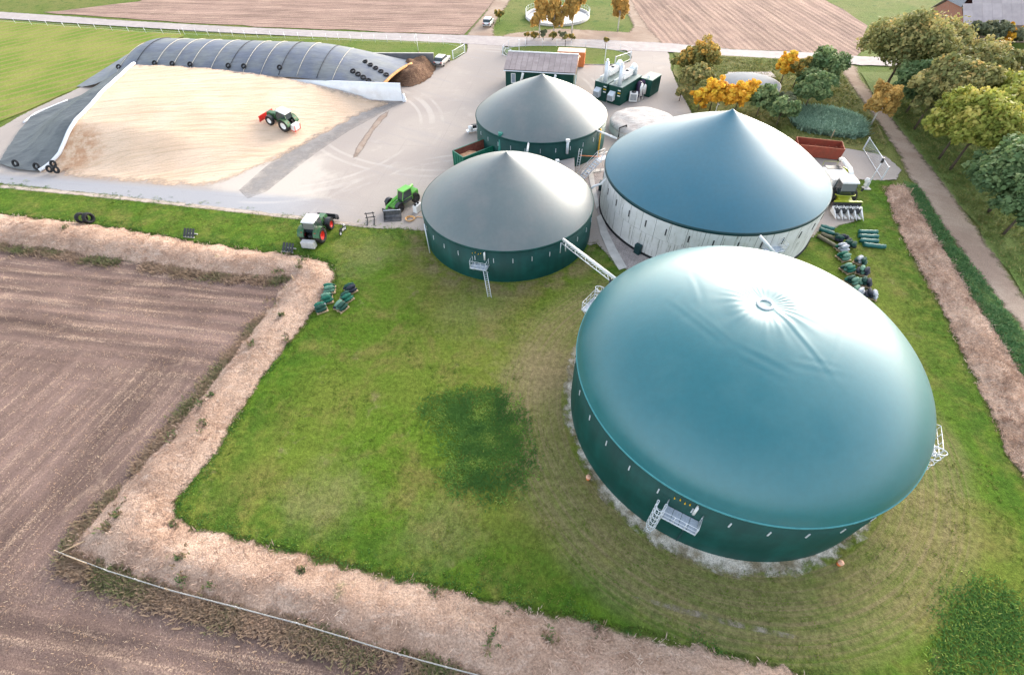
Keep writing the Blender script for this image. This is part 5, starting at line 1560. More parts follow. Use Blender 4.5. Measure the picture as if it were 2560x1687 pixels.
rack(443, 549, R(-10), 'small dark slatted rack on the left grass strip by the bank'); rack(672, 583, R(-14), 'small dark slatted rack just below the parked tractor')
# ---- stakes and tape fence
M_wood = plain('pale_wood', (.52, .38, .24), .85, .15, 0, .15, 5)
def stake(x, y, h, label, lean=(0, 0)):
    p = g(x, y); o = MB().box((p.x + lean[0] / 2, p.y + lean[1] / 2, h / 2), (.09, .09, h), 0, -lean[1] / h, lean[0] / h).build('wooden_stake', M_wood); return props(o, label, 'stake')
stake(686, 658, 1.25, 'upright wooden stake at the corner of the field and the bank')
stake(2112, 452, 1.0, 'wooden stake at the upper end of the right hand bank')
p = g(1862 + 60, 290); stake(1930, 322, 1.4, 'thin wooden post in the blue green plants behind the red container')
FP = [g(147, 1287), g(260, 1330), g(330, 1352), g(400, 1374), g(560, 1415), g(700, 1452), g(820, 1488), g(930, 1522), g(1040, 1552), g(1150, 1580)]
root = empty('tape_fence', FP[0], 0, 'sagging white tape fence on posts along the foot of the near bank', 'fence')
for k, p in enumerate(FP):
    MB().box((p.x - FP[0].x, p.y - FP[0].y, .45), (.06, .06, .95)).build('post', M_wood if k % 3 == 0 else M_weight, root)
for z, r_ in ((.88, .016), (.62, .014), (.35, .014)):
    pts = []
    for a, b in zip(FP[:-1], FP[1:]):
        for k in range(5):
            qv = a.lerp(b, k / 5) - FP[0]; pts.append((qv.x, qv.y, z - .10 * math.sin(math.pi * k / 5)))
    MB().tube(pts, r_, 4).build('tape', plain('grey_tape', (.36, .36, .35), .7, .2), root)
pl = [g(147, 1287), g(206, 1262)]
o = MB().tube([pl[0] + Vector((0, 0, .35)), pl[1] + Vector((0, 0, .5))], .05, 5).build('wooden_rail', M_wood); props(o, 'loose wooden rail at the lower left corner of the bank', 'rail')
o = MB().box(tuple(g(185, 1302) + Vector((0, 0, .5))), (2.2, .08, .14), ang(g(147, 1287), g(260, 1330))).build('wooden_rail', M_wood); props(o, 'pale wooden rail at the start of the tape fence', 'rail')
# ---- orange pipe ends by the big tank
for x, y, nm in ((1366, 1112, 'orange pipe end in the sand left of the big tank'), (1948, 1310, 'orange pipe end in the sand right of the big tank front')):
    p = g(x, y); r_ = empty('pipe_end', (p.x, p.y, 0), 0, nm, 'pipe end', 'orange pipe ends')
    MB().tube([(0, 0, -.1), (0, 0, .35)], .16, 12).build('pipe', M_orange, r_); MB().lathe([(.2, .3), (.2, .42), (.02, .45)], 14).build('cap', plain('pale_orange_cap', (.75, .42, .28), .5, .3), r_)

# ---- bundles of sheeting and nets on pallets
M_net = [plain('green_net', (.02, .13, .085), .7, .2, 0, .35, 6, .5), plain('dark_green_net', (.02, .065, .05), .7, .2, 0, .35, 6, .5), plain('black_net', (.03, .035, .05), .7, .2, 0, .3, 6, .5), plain('pale_green_net', (.12, .24, .17), .7, .2, 0, .35, 6, .5), plain('grey_white_sheet', (.40, .42, .45), .6, .3, 0, .2, 3)]
def sack(r_, x, y, z, L, w, h, rz, mat, seed):
    rg = random.Random(seed); mb = MB(); prof = []
    pts = []
    n, m = 9, 10
    for i in range(n + 1):
        q = i / n; rr = (max(0.02, math.sin(math.pi * q))) ** .38
        for j in range(m):
            a = 2 * math.pi * j / m; k = 1 + .24 * rg.uniform(-1, 1)
            pts.append((L * (q - .5), w / 2 * rr * math.cos(a) * k, h / 2 + h / 2 * rr * math.sin(a) * k))
    fs = [(i * m + j, i * m + (j + 1) % m, (i + 1) * m + (j + 1) % m, (i + 1) * m + j) for i in range(n) for j in range(m)]
    mb.add(pts, fs, True)
    return mb.build('net_bundle', mat, r_, (x, y, z), rz)
def pallet_load(x, y, rz, mats, label, group, seed, n=5, z=0.03):
    p = g(x, y); r_ = empty('net_pallet', (p.x, p.y, z), rz, label, 'pallet load', group); r_.scale = (1.12, 1.12, 1.12)
    pal = empty('pallet', (0, 0, 0), 0, parent=r_)
    for k in range(5): MB().box((-.48 + .24 * k, 0, .13), (.16, 1.2, .03)).build('board', M_wood, pal)
    for k in range(3): MB().box((0, -.5 + .5 * k, .06), (1.15, .1, .1)).build('runner', M_wood, pal)
    rg = random.Random(seed)
    for k in range(n):
        lay = 0 if k < 3 else 1
        yy = (-.38 + .38 * k) if lay == 0 else (-.2 + .4 * (k - 3))
        sack(r_, rg.uniform(-.06, .06), yy, .15 + .3 * lay, 1.15 - .12 * lay, .46, .38, rg.uniform(-.12, .12), mats[k % len(mats)], seed * 10 + k)
    return r_
GL = 'net bundles on the lawn'
for k, (x, y, mats, nm) in enumerate(((768, 676, (3, 0, 1), 'green net bundle on a pallet, farthest in the left row on the lawn'), (762, 699, (0, 3, 1), 'green net bundle on a pallet, middle of the left row on the lawn'), (748, 720, (1, 0, 4), 'dark green net bundle on a pallet, nearest in the left row on the lawn'),
                                      (816, 676, (2, 1, 2), 'dark net bundle on a pallet, farthest in the right row on the lawn'), (807, 696, (0, 1, 3), 'green net bundle on a pallet, middle of the right row on the lawn'), (794, 717, (1, 3, 2), 'striped dark net bundle on a pallet, nearest in the right row on the lawn'))):
    pallet_load(x, y, R(10 + 9 * k), [M_net[i] for i in mats], nm, GL, k + 1, 5)
GR = 'net bundles beside the right bank'
RT = [(1953, 582, (4, 4, 0), 'grey and white bundle on a pallet, farthest of the left row by the right bank'), (1957, 602, (3, 0, 0), 'bright green net bundle second in the left row by the right bank'), (1966, 630, (0, 3, 1), 'green net bundle third in the left row by the right bank'), (1975, 658, (3, 1, 0), 'mottled green net bundle fourth in the left row by the right bank'), (1988, 682, (4, 3, 1), 'pale bundle at the near end of the left row, half hidden by the dome'),
      (1996, 612, (1, 4, 1), 'dark bundle with pale top, farthest of the right row by the right bank'), (2001, 636, (2, 3, 2), 'black and green bundle second in the right row by the right bank'), (2006, 662, (2, 1, 3), 'black bundle third in the right row by the right bank'), (2019, 690, (4, 2, 2), 'blue grey bundle nearest in the right row by the right bank')]
for k, (x, y, mats, nm) in enumerate(RT): pallet_load(x, y, R(8 + 7 * k), [M_net[i] for i in mats], nm, GR, k + 20, 5)
for x, y, s_, nm in ((1953, 560, 3, 'crumpled dark net heap behind the right hand pallet rows'), (1973, 571, 7, 'rolled black sheeting heap next to the crumpled net heap')):
    p = g(x, y); r_ = empty('net_heap', (p.x, p.y, .03), .4, nm, 'net heap'); rg = random.Random(s_)
    for k in range(6): sack(r_, rg.uniform(-.5, .5), rg.uniform(-.45, .45), .05 + .25 * (k // 3), 1.1, .6, .5, rg.uniform(0, 3), M_net[1 if k % 2 else 2], s_ * 9 + k)
M_roll = plain('teal_green_sheet', (.012, .11, .095), .5, .4, 0, .2, 3, .3); M_rollb = plain('khaki_sheet', (.13, .12, .075), .7, .2, 0, .25, 3, .3)
def roll(x0, y0, x1, y1, r, mat, label, seed, group):
    a, b = g(x0, y0), g(x1, y1); rg = random.Random(seed); n = 9
    pts = [a.lerp(b, k / n) + Vector((rg.uniform(-.05, .05), rg.uniform(-.07, .07), r * .8)) for k in range(n + 1)]
    mb = MB().tube(pts, r, 9)
    mb.v = [(x, y, z * (.75 if z > r else 1) + .02 * rg.uniform(-1, 1)) for x, y, z in mb.v]
    return props(mb.build('sheet_roll', mat), label, 'sheet roll', group)
RG = 'rolled sheets'
for k, (c_, nm) in enumerate((((1992, 541, 2036, 543), 'topmost of four green sheet rolls lying on the right lawn'), ((1993, 551, 2037, 553), 'second from top of four green sheet rolls on the right lawn'), ((1996, 561, 2038, 564), 'third from top of four green sheet rolls on the right lawn'), ((2004, 571, 2055, 577), 'lowest and longest of four green sheet rolls on the right lawn'), ((1905, 528, 1935, 536), 'upper of two green sheet rolls against the stained white tank'), ((1902, 535, 1936, 546), 'lower of two green sheet rolls against the stained white tank'))):
    roll(*c_, .34, M_roll, nm, k, RG)
roll(1898, 550, 1945, 578, .3, M_rollb, 'khaki sheet roll running from the white tank to the pallets', 31, RG); roll(1906, 546, 1950, 562, .3, M_rollb, 'dark khaki sheet roll behind the other khaki roll', 32, RG)

# ---- red skip
S0 = g(1858, 350); S1 = g(1930, 357)
rz = ang(g(1856, 352), g(1929, 360)); Lk = 6.2; Wk = 2.5
p = (S0 + S1) / 2
root = empty('red_skip', (47.9, 69.9, .02), rz, 'rusty red open skip container behind the blue roofed tank', 'skip')
M_skip = plain('rusty_red_paint', (.26, .055, .032), .65, .3, 0, .15, 1.5, 0, (.18, .07, .04), .5)
def skw(pts, name, th=.06):
    pts = [Vector(q_) for q_ in pts]; n_ = (pts[1] - pts[0]).cross(pts[3] - pts[0]).normalized() * th
    mb = MB().add(pts + [q_ + n_ for q_ in pts], [(0, 1, 2, 3), (7, 6, 5, 4), (0, 4, 5, 1), (1, 5, 6, 2), (2, 6, 7, 3), (3, 7, 4, 0)]); return mb.build(name, M_skip, root)
a, b, hk = Lk / 2, Wk / 2, 1.75
skw([(-a, -b, .1), (a, -b, .1), (a + .12, -b - .05, hk), (-a - .12, -b - .05, hk)], 'side_wall'); skw([(a, b, .1), (-a, b, .1), (-a - .12, b + .05, hk), (a + .12, b + .05, hk)], 'side_wall')
skw([(a, -b, .1), (a, b, .1), (a + .12, b + .05, hk), (a + .12, -b - .05, hk)], 'end_wall'); skw([(-a, b, .1), (-a, -b, .1), (-a - .12, -b - .05, hk), (-a - .12, b + .05, hk)], 'end_wall')
MB().box((0, 0, .12), (Lk, Wk, .08)).build('floor', M_skip, root)
MB().tube([(-a - .12, -b - .05, hk), (a + .12, -b - .05, hk), (a + .12, b + .05, hk), (-a - .12, b + .05, hk), (-a - .12, -b - .05, hk)], .075, 6).build('rim', plain('pale_red_rim', (.40, .13, .07), .6, .3), root)
for x in (-1.9, -.95, 0, .95, 1.9): MB().box((x, -b - .06, 1.1), (.1, .07, 1.9)).build('rib', M_skip, root)
for y in (-.8, .8): MB().box((0, y, .03), (Lk, .15, .14)).build('skid', M_darkmetal, root)

# ---- gates, fences, masts
def gate(pa, pb, h, label, n=14, mesh=True):
    L_ = (pb - pa).length; r_ = empty('gate', pa, ang(pa, pb), label, 'gate')
    MB().tube([(0, 0, .12), (L_, 0, .12), (L_, 0, h), (0, 0, h), (0, 0, .12)], .045, 6).build('frame', M_galv, r_)
    for k in range(1, n): MB().tube([(L_ * k / n, 0, .12), (L_ * k / n, 0, h)], .016, 4).build('bar', M_galv, r_)
    for x in (0, L_): MB().box((x, 0, h / 2 + .05), (.14, .14, h + .1)).build('post', M_galv, r_)
    return r_
gate(g(1053, 139), g(1080, 123), 1.7, 'pale steel gate beside the verge at the left yard entrance')
gate(g(1168, 128), g(1187, 136), 1.7, 'pale steel gate at the left end of the grass island')
gate(g(1428, 153), g(1464, 141), 1.7, 'pale steel gate at the right end of the grass island')
gate(g(2005, 348), g(2048, 417), 1.9, 'tall sliding mesh gate by the sandy track', 26)
def fence(pts, h, label, step=3.0):
    r_ = empty('wire_fence', pts[0], 0, label, 'fence'); src = None
    P = []
    for a_, b_ in zip(pts[:-1], pts[1:]):
        n_ = max(1, int((b_ - a_).length / step)); P += [a_.lerp(b_, k / n_) for k in range(n_)]
    P.append(pts[-1]); P = [p_ - pts[0] for p_ in P]
    for p_ in P:
        if src is None: src = MB().tube([(0, 0, 0), (0, 0, h)], .04, 5).build('post', M_galv, r_, tuple(p_))
        else: link_mesh('post', src.data, None, r_, tuple(p_))
    for z in (.3, h * .6, h): MB().tube([p_ + Vector((0, 0, z)) for p_ in P], .014, 3).build('wire', M_galv, r_)
    return r_
fence(GP([(430, 82), (600, 90), (760, 95), (900, 100), (1030, 104), (1070, 112), (1080, 122)]), 1.6, 'thin wire fence along the verge behind the covered heap')
fence(GP([(0, 52), (150, 64), (300, 75), (420, 82)]), 1.2, 'thin wire fence along the young crop field', 4.5)
fence(GP([(1170, 122), (1182, 112), (1260, 109), (1360, 113), (1440, 121), (1464, 132)]), 1.6, 'thin wire fence round the grass island')
def mast(x, y, h, label, kind):
    p_ = g(x, y); r_ = empty('mast', (p_.x, p_.y, 0), 0, label, 'mast'); MB().tube([(0, 0, 0), (0, 0, h)], .07, 8, r2=.05).build('pole', M_white if kind != 'grey' else M_galv, r_)
    if kind == 'lamp': MB().box((.0, -.2, h), (.25, .6, .12)).build('lamp_head', M_white, r_, bevel=.03)
    if kind == 'grey':
        MB().tube([(0, 0, h - .5), (0, 0, h + .15)], .17, 10).build('head', M_darkmetal, r_); MB().box((0, .3, .6), (.5, .5, .7)).build('control_box', M_white, r_, bevel=.05); MB().lathe([(.02, 1.35), (.25, 1.25), (.32, 1.0), (.25, .8)], 14, (-.1, .5, 0)).build('dome_cap', M_white, r_); MB().box((0, 0, .05), (.9, .9, .1)).build('foot', M_conc, r_)
    return r_
mast(972, 120, 3.4, 'slim white pole on the verge behind the dark wall', 'lamp'); mast(1206, 128, 3.0, 'slim white lamp pole at the corner of the technical building', 'lamp'); mast(2012, 438, 4.4, 'grey equipment mast with a dark head beside the harvester', 'grey')
mast(1660, 268, 2.0, 'short white lamp pole beside the low white tank', 'lamp')
p_ = g(1399, 165); r_ = empty('flue_mast', (p_.x, p_.y - 1.5, 0), 0, 'tall thin flue mast rising behind the left generator container', 'mast'); MB().tube([(0, 0, 0), (0, 0, 5.4)], .06, 8).build('pole', M_white, r_)
p_ = g(2283, 125); o = MB().box((p_.x, p_.y, .45), (.5, .4, .9), .5).build('white_marker', M_white, bevel=.04); props(o, 'small white box in the grass by the far road', 'marker')
# ================================================================== VEGETATION
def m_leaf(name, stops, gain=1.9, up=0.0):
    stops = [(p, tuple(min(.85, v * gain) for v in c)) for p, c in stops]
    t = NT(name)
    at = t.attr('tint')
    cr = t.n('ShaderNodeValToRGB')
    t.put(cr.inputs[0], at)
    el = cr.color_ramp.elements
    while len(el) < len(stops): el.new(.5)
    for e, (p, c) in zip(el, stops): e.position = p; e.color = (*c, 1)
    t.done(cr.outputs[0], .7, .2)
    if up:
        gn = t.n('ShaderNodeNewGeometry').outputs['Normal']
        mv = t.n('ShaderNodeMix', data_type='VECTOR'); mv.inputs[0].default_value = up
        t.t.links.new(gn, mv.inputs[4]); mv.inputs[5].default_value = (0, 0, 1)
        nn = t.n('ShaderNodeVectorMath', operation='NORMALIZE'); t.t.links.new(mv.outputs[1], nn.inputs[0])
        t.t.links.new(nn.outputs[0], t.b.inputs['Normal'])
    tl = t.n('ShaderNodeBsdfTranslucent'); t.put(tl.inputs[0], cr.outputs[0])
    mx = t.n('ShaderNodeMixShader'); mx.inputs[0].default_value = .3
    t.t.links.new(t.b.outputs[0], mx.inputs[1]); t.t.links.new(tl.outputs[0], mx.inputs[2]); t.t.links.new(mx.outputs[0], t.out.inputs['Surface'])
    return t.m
L_oak = m_leaf('olive_leaves', [(0, (.04, .05, .018)), (.5, (.105, .105, .038)), (.85, (.185, .155, .06)), (1, (.26, .17, .065))], 2.5)
L_dark = m_leaf('dark_green_leaves', [(0, (.025, .045, .02)), (.6, (.06, .09, .036)), (1, (.12, .14, .06))], 2.7)
L_yellowgreen = m_leaf('yellow_green_leaves', [(0, (.06, .075, .015)), (.5, (.14, .15, .03)), (1, (.26, .21, .06))], 2.5)
L_orange = m_leaf('orange_leaves', [(0, (.18, .09, .015)), (.5, (.42, .21, .02)), (1, (.58, .33, .04))])
L_birch = m_leaf('birch_leaves', [(0, (.14, .10, .03)), (.5, (.28, .18, .055)), (1, (.46, .28, .08))])
L_mixed = m_leaf('turning_leaves', [(0, (.05, .06, .02)), (.55, (.13, .12, .035)), (.8, (.28, .19, .05)), (1, (.45, .25, .05))])
L_grey = m_leaf('grey_green_leaves', [(0, (.05, .06, .04)), (.6, (.11, .12, .07)), (1, (.19, .17, .09))])
M_bark = plain('bark', (.11, .085, .065), .9, .1, 0, .25, 4, .4); M_birchbark = plain('birch_bark', (.55, .52, .47), .8, .2, 0, .25, 3)

def quads_mesh(name, C, N, S, tint, asp=1.0, rng=None):
    n = len(C)
    ref = rng.normal(size=(n, 3)); T = np.cross(N, ref); T /= np.linalg.norm(T, axis=1)[:, None] + 1e-9
    B = np.cross(N, T)
    T = T * S[:, None]; B = B * (S * asp)[:, None]
    V = np.stack([C - T - B * .6, C + T * .9 - B, C + T + B * .8, C - T * .8 + B], 1).reshape(-1, 3)
    me = bpy.data.meshes.new(name)
    me.vertices.add(4 * n); me.vertices.foreach_set('co', V.ravel())
    me.loops.add(4 * n); me.loops.foreach_set('vertex_index', np.arange(4 * n))
    me.polygons.add(n); me.polygons.foreach_set('loop_start', np.arange(0, 4 * n, 4)); me.polygons.foreach_set('loop_total', np.full(n, 4))
    me.update(calc_edges=True)
    a = me.attributes.new('tint', 'FLOAT', 'POINT'); a.data.foreach_set('value', np.repeat(tint, 4).astype(np.float32))
    return me

def crown_mesh(name, blobs, n, size, seed, droop=0.0, hi=0.0):
    rng = np.random.default_rng(seed)
    B = np.array(blobs, float)                       # x y z rx rz
    # break each big lobe into twig clumps so that the outline is uneven
    cl = []
    for b in B:
        k = max(6, int(7 * b[3] * b[3]))
        d = rng.normal(size=(k, 3)); d /= np.linalg.norm(d, axis=1)[:, None]
        d[:, 2] = np.where(d[:, 2] < -.35, -d[:, 2] * .6, d[:, 2])
        rad = rng.uniform(.55, 1.0, k)[:, None]
        c = b[:3] + d * rad * np.array([b[3], b[3], b[4]])
        cl.append(np.concatenate([c, rng.uniform(.16, .36, (k, 1)) * b[3] + .12, rng.uniform(0, 1, (k, 1))], 1))
    cl = np.concatenate(cl)
    w = cl[:, 3] ** 2; w /= w.sum()
    idx = rng.choice(len(cl), n, p=w)
    d = rng.normal(size=(n, 3)); d /= np.linalg.norm(d, axis=1)[:, None]
    r = rng.uniform(.35, 1.05, n) ** .7
    C = cl[idx, :3] + d * (r * cl[idx, 3])[:, None] * np.array([1, 1, .8])
    if droop: C[:, 2] -= droop * rng.uniform(0, 1, n) ** 2
    N = d * .7 + rng.normal(size=(n, 3)) * .6 + np.array([0, 0, .5]); N /= np.linalg.norm(N, axis=1)[:, None]
    S = size * rng.uniform(.55, 1.35, n)
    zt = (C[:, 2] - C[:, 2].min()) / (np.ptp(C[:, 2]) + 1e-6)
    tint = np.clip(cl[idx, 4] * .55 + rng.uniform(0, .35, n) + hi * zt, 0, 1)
    return quads_mesh(name, C, N, S, tint, 1.0 if not droop else 1.8, rng)

def trunk_mesh(h, r, seed, limbs, lean=(0, 0)):
    rg = random.Random(seed); mb = MB()
    mb.tube([(0, 0, -.1), (lean[0] * .3, lean[1] * .3, h * .35), (lean[0], lean[1], h)], r, 8, r2=r * .5)
    for (x, y, z) in limbs:
        q0 = rg.uniform(.55, .95)
        s_ = Vector((lean[0] * q0, lean[1] * q0, h * q0)); e = Vector((x, y, z)); m_ = s_.lerp(e, .5) + Vector((0, 0, .25))
        mb.tube([s_, m_, e], r * .42, 5, r2=r * .1)
    return mb

def tree(name, base, h, rx, leaf, label, cat, group, seed, n=3500, size=.2, trunk=None, bark=None, droop=0.0, lean=(0, 0), lobes=7, squash=.8, hi=.15):
    rg = random.Random(seed)
    h *= 1.08; rx *= 1.08; size *= 1.05
    trunk = h * .35 if trunk is None else trunk
    root = empty(name, (base.x, base.y, 0), 0, label, cat, group)
    ch = h - trunk
    blobs = [(lean[0], lean[1], trunk + ch * .52, rx * .62, ch * .42)]
    for k in range(lobes):
        a = 2 * math.pi * k / lobes + rg.uniform(-.35, .35); q = rg.uniform(.4, .66) * rx
        blobs.append((lean[0] + q * math.cos(a), lean[1] + q * math.sin(a), trunk + ch * rg.uniform(.22, .72), rx * rg.uniform(.3, .48), ch * rg.uniform(.2, .32)))
    tm = trunk_mesh(trunk + ch * .45, max(.09, h * .022), seed, [(b[0], b[1], b[2]) for b in blobs[1:]], lean)
    tm.build('trunk', bark or M_bark, root)
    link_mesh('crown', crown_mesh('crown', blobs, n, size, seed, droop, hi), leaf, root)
    return root

TG = 'trees along the sandy track'
tl = [((2056, 205), 10.5, 5.6, L_oak, 'large olive green tree at the road corner, biggest of the row', 9000, 2.6), ((2128, 195), 9.5, 4.8, L_oak, 'broad olive tree right behind the biggest one at the road corner', 6500, 2.6), ((2105, 262), 7.5, 3.6, L_dark, 'dark green tree between the yellow birch and the track', 5000, 1.6), ((2124, 300), 7.8, 3.1, L_oak, 'olive tree with a thin leaning trunk at the bend of the track', 4500, 2.6), ((2153, 298), 9.0, 4.0, L_oak, 'olive tree with a stout trunk behind the thin trunked one', 6000, 2.8),
      ((2181, 369), 8.2, 3.4, L_yellowgreen, 'yellow green tree left of a pair beside the sandy track', 5000, 2.8), ((2207, 394), 8.8, 3.8, L_yellowgreen, 'yellow green tree right of a pair beside the sandy track', 6000, 3.0), ((2296, 492), 8.4, 4.0, L_dark, 'dark green tree at the right edge beside the sandy track', 6500, 2.3), ((2330, 545), 7.0, 3.2, L_dark, 'nearest dark tree at the right edge of the picture', 5000, 2.0), ((2290, 330), 8.0, 4.2, L_yellowgreen, 'yellow green tree standing in the pasture at the right edge', 6000, 2.2), ((2225, 250), 8.5, 4.2, L_oak, 'olive tree in the pasture behind the leaning trunks', 6000, 2.2)]
for k, (b, h, rx, lf, nm, n, tr) in enumerate(tl):
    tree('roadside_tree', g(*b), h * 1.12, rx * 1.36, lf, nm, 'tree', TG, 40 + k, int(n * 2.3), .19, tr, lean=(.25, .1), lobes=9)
tree('yellow_birch', g(2023, 290), 6.6, 2.3, L_birch, 'yellow weeping birch with a pale trunk beside the sandy track', 'tree', None, 61, 4200, .15, 1.8, M_birchbark, .9, lobes=6, hi=.2)
BG = 'birches before the open basin'
for k, (b, h, rx, lf, nm) in enumerate((((1253, 88), 6.8, 1.7, L_birch, 'leftmost yellow birch in front of the open basin'), ((1286, 90), 7.2, 1.7, L_birch, 'middle yellow birch in front of the open basin'), ((1328, 84), 7.6, 2.1, L_birch, 'rightmost yellow birch in front of the open basin'), ((1435, 72), 6.0, 1.6, L_birch, 'single yellow birch right of the open basin'))):
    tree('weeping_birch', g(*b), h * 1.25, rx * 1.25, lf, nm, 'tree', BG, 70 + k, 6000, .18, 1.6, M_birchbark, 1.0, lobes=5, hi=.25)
UG = 'bushes round the slurry store'
bl = [((1590, 178), 3.9, 2.1, L_mixed, 'brownish green bush at the left end of the bush row by the road'), ((1622, 180), 5.2, 2.6, L_mixed, 'tall green bush with yellow top by the road'), ((1607, 222), 4.0, 2.2, L_oak, 'green bush in front of the tall yellow topped one'), ((1622, 256), 2.6, 1.3, L_orange, 'small yellow bush at the lower left of the bush row'), ((1648, 258), 4.4, 2.0, L_orange, 'bright orange bush behind the blue roof tip, left one'), ((1704, 268), 4.2, 2.2, L_orange, 'bright orange bush behind the blue roof tip, right one'), ((1757, 270), 4.0, 1.9, L_dark, 'dark green bush right of the orange bushes'), ((1803, 292), 3.6, 1.9, L_dark, 'dark green bush lowest in the row near the red skip'),
      ((1812, 196), 4.6, 1.6, L_orange, 'yellow orange tree right of the slurry store'), ((1842, 205), 4.2, 1.6, L_mixed, 'mixed yellow and brown bush next to the yellow tree'), ((1893, 212), 5.4, 2.9, L_dark, 'big dark green tree right of the slurry store'), ((1868, 255), 4.6, 2.4, L_dark, 'dark green bush in front of the big dark tree'), ((1818, 262), 2.6, 1.4, L_grey, 'low brownish bush beside the slurry store wall'), ((1578, 235), 2.0, .8, L_oak, 'small green shrub at the road edge left of the bushes')]
for k, (b, h, rx, lf, nm) in enumerate(bl):
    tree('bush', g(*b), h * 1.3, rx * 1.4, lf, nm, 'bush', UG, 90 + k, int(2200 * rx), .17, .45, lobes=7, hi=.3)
tree('bush', g(1160, 50), 2.4, 1.2, L_mixed, 'single round brown shrub beside the white car', 'bush', None, 130, 1100, .16, .4)
FG = 'shrubs before the farm'
for k, (b, h, rx, lf, nm) in enumerate((((2262, 108), 5.0, 2.4, L_grey, 'grey green shrub left before the farm building'), ((2292, 110), 5.2, 2.4, L_grey, 'tall grey green shrub before the farm wall'), ((2322, 112), 4.6, 1.2, L_orange, 'narrow orange tree before the farm wall'), ((2345, 112), 3.6, 1.8, L_grey, 'dark round shrub right of the narrow orange tree'), ((2379, 116), 4.0, 2.4, L_orange, 'orange bush at the right edge before the farm'), ((2235, 92), 4.0, 2.2, L_mixed, 'turning bush at the corner of the farm building'))):
    tree('garden_shrub', g(*b), h, rx, lf, nm, 'bush', FG, 140 + k, int(1100 * rx), .19, .6, lobes=6)
for k, (x, y, nm) in enumerate(((1224, 104, 'small ball shaped tree by the road, left of three'), (1313, 110, 'small ball shaped tree by the road, middle of three'), (1406, 116, 'small ball shaped tree by the road, right of three'))):
    p = g(x, y); r_ = empty('ball_tree', (p.x, p.y, 0), 0, nm, 'tree', 'ball shaped trees on the island')
    MB().tube([(0, 0, 0), (0, 0, 1.5)], .06, 6).build('trunk', M_bark, r_)
    link_mesh('crown', crown_mesh('crown', [(0, 0, 1.9, .62, .55)], 900, .11, 160 + k, 0, .2), L_mixed, r_)
for k in range(5):
    p = g(1240 + 22 * k, 92 + .8 * k); tree('bush', p, 1.5 + .4 * (k % 2), .9, L_grey if k % 2 else L_mixed, 'low scrubby bush number %s from the left under the birches' % ORD[k], 'bush', 'scrub under the birches', 170 + k, 600, .15, .2, lobes=4)

# ---- blades and weeds: too many to count
def tufts(name, P, label, mat, h=(.15, .35), w=.03, seed=1, blades=5, spread=.12, lean=.5, z=None, tint=None):
    rng = np.random.default_rng(seed)
    n = len(P); m = n * blades
    base = np.repeat(P, blades, 0) + np.concatenate([rng.normal(0, spread, (m, 2)), np.zeros((m, 1))], 1)
    hh = rng.uniform(h[0], h[1], m); a = rng.uniform(0, 2 * math.pi, m)
    d = np.stack([np.cos(a), np.sin(a), np.zeros(m)], 1)
    tip = base + d * (hh * lean * rng.uniform(.3, 1.2, m))[:, None] + np.stack([np.zeros(m), np.zeros(m), hh], 1)
    sd = np.stack([-np.sin(a), np.cos(a), np.zeros(m)], 1) * (w * rng.uniform(.6, 1.4, m))[:, None]
    mid_ = base * .45 + tip * .55 + np.array([0, 0, 1]) * (hh * .12)[:, None]
    V = np.stack([base - sd * .7, base + sd * .7, mid_ + sd, tip, mid_ - sd], 1).reshape(-1, 3)
    me = bpy.data.meshes.new(name)
    me.vertices.add(5 * m); me.vertices.foreach_set('co', V.ravel())
    me.loops.add(5 * m); me.loops.foreach_set('vertex_index', np.arange(5 * m))
    me.polygons.add(m); me.polygons.foreach_set('loop_start', np.arange(0, 5 * m, 5)); me.polygons.foreach_set('loop_total', np.full(m, 5))
    me.update(calc_edges=True)
    tv = np.repeat(rng.uniform(0, 1, n) if tint is None else tint, blades) * .7 + rng.uniform(0, .3, m)
    at = me.attributes.new('tint', 'FLOAT', 'POINT'); at.data.foreach_set('value', np.repeat(np.clip(tv, 0, 1), 5).astype(np.float32))
    o = link_mesh(name, me, mat); props(o, label, None, None, 'stuff'); return o
def scatter(poly, n, seed, keep=None):
    rng = np.random.default_rng(seed); A = np.array([(p[0], p[1]) for p in poly]); lo, hi = A.min(0), A.max(0)
    P = rng.uniform(lo, hi, (n * 3, 2)); P = P[inside(P, poly)]
    if keep is not None: P = P[keep(P)]
    P = P[:n]
    return np.concatenate([P, np.zeros((len(P), 1))], 1)
G_lawn = m_leaf('lawn_blades', [(0, (.04, .085, .008)), (.5, (.085, .13, .015)), (1, (.17, .16, .04))], 1.6, .85)
G_weed = m_leaf('dark_weeds', [(0, (.022, .065, .014)), (.6, (.05, .115, .02)), (.82, (.12, .19, .03)), (1, (.26, .28, .07))], 2.0, .9)
G_dry = m_leaf('dry_stalks', [(0, (.24, .145, .10)), (.5, (.46, .31, .235)), (1, (.66, .49, .40))], 1.45, .85)
G_blue = m_leaf('blue_green_leaves', [(0, (.05, .12, .085)), (.6, (.11, .20, .14)), (1, (.19, .29, .20))], 1.8, .85)
G_straw = m_leaf('straw', [(0, (.34, .20, .12)), (.5, (.52, .35, .22)), (1, (.68, .52, .38))], 1.35, .75)
WEED = smooth_poly(GP([(985, 920), (1040, 890), (1130, 885), (1200, 900), (1245, 960), (1255, 1040), (1258, 1120), (1230, 1165), (1150, 1185), (1070, 1175), (1010, 1130), (1015, 1060), (985, 1000), (940, 950)]), 2)
def fade(poly, n, seed, width):
    P = scatter(poly, n, seed); e = edge_dist(P[:, :2], [(p[0], p[1]) for p in poly])
    k = np.clip(e / width, 0, 1) ** 1.2 * (.35 + 1.0 * vnoise(P[:, 0], P[:, 1], .7, seed))
    return P[np.random.default_rng(seed).uniform(0, 1, len(P)) < k]
Pf = fade(WEED, 8500, 1, 5.5)
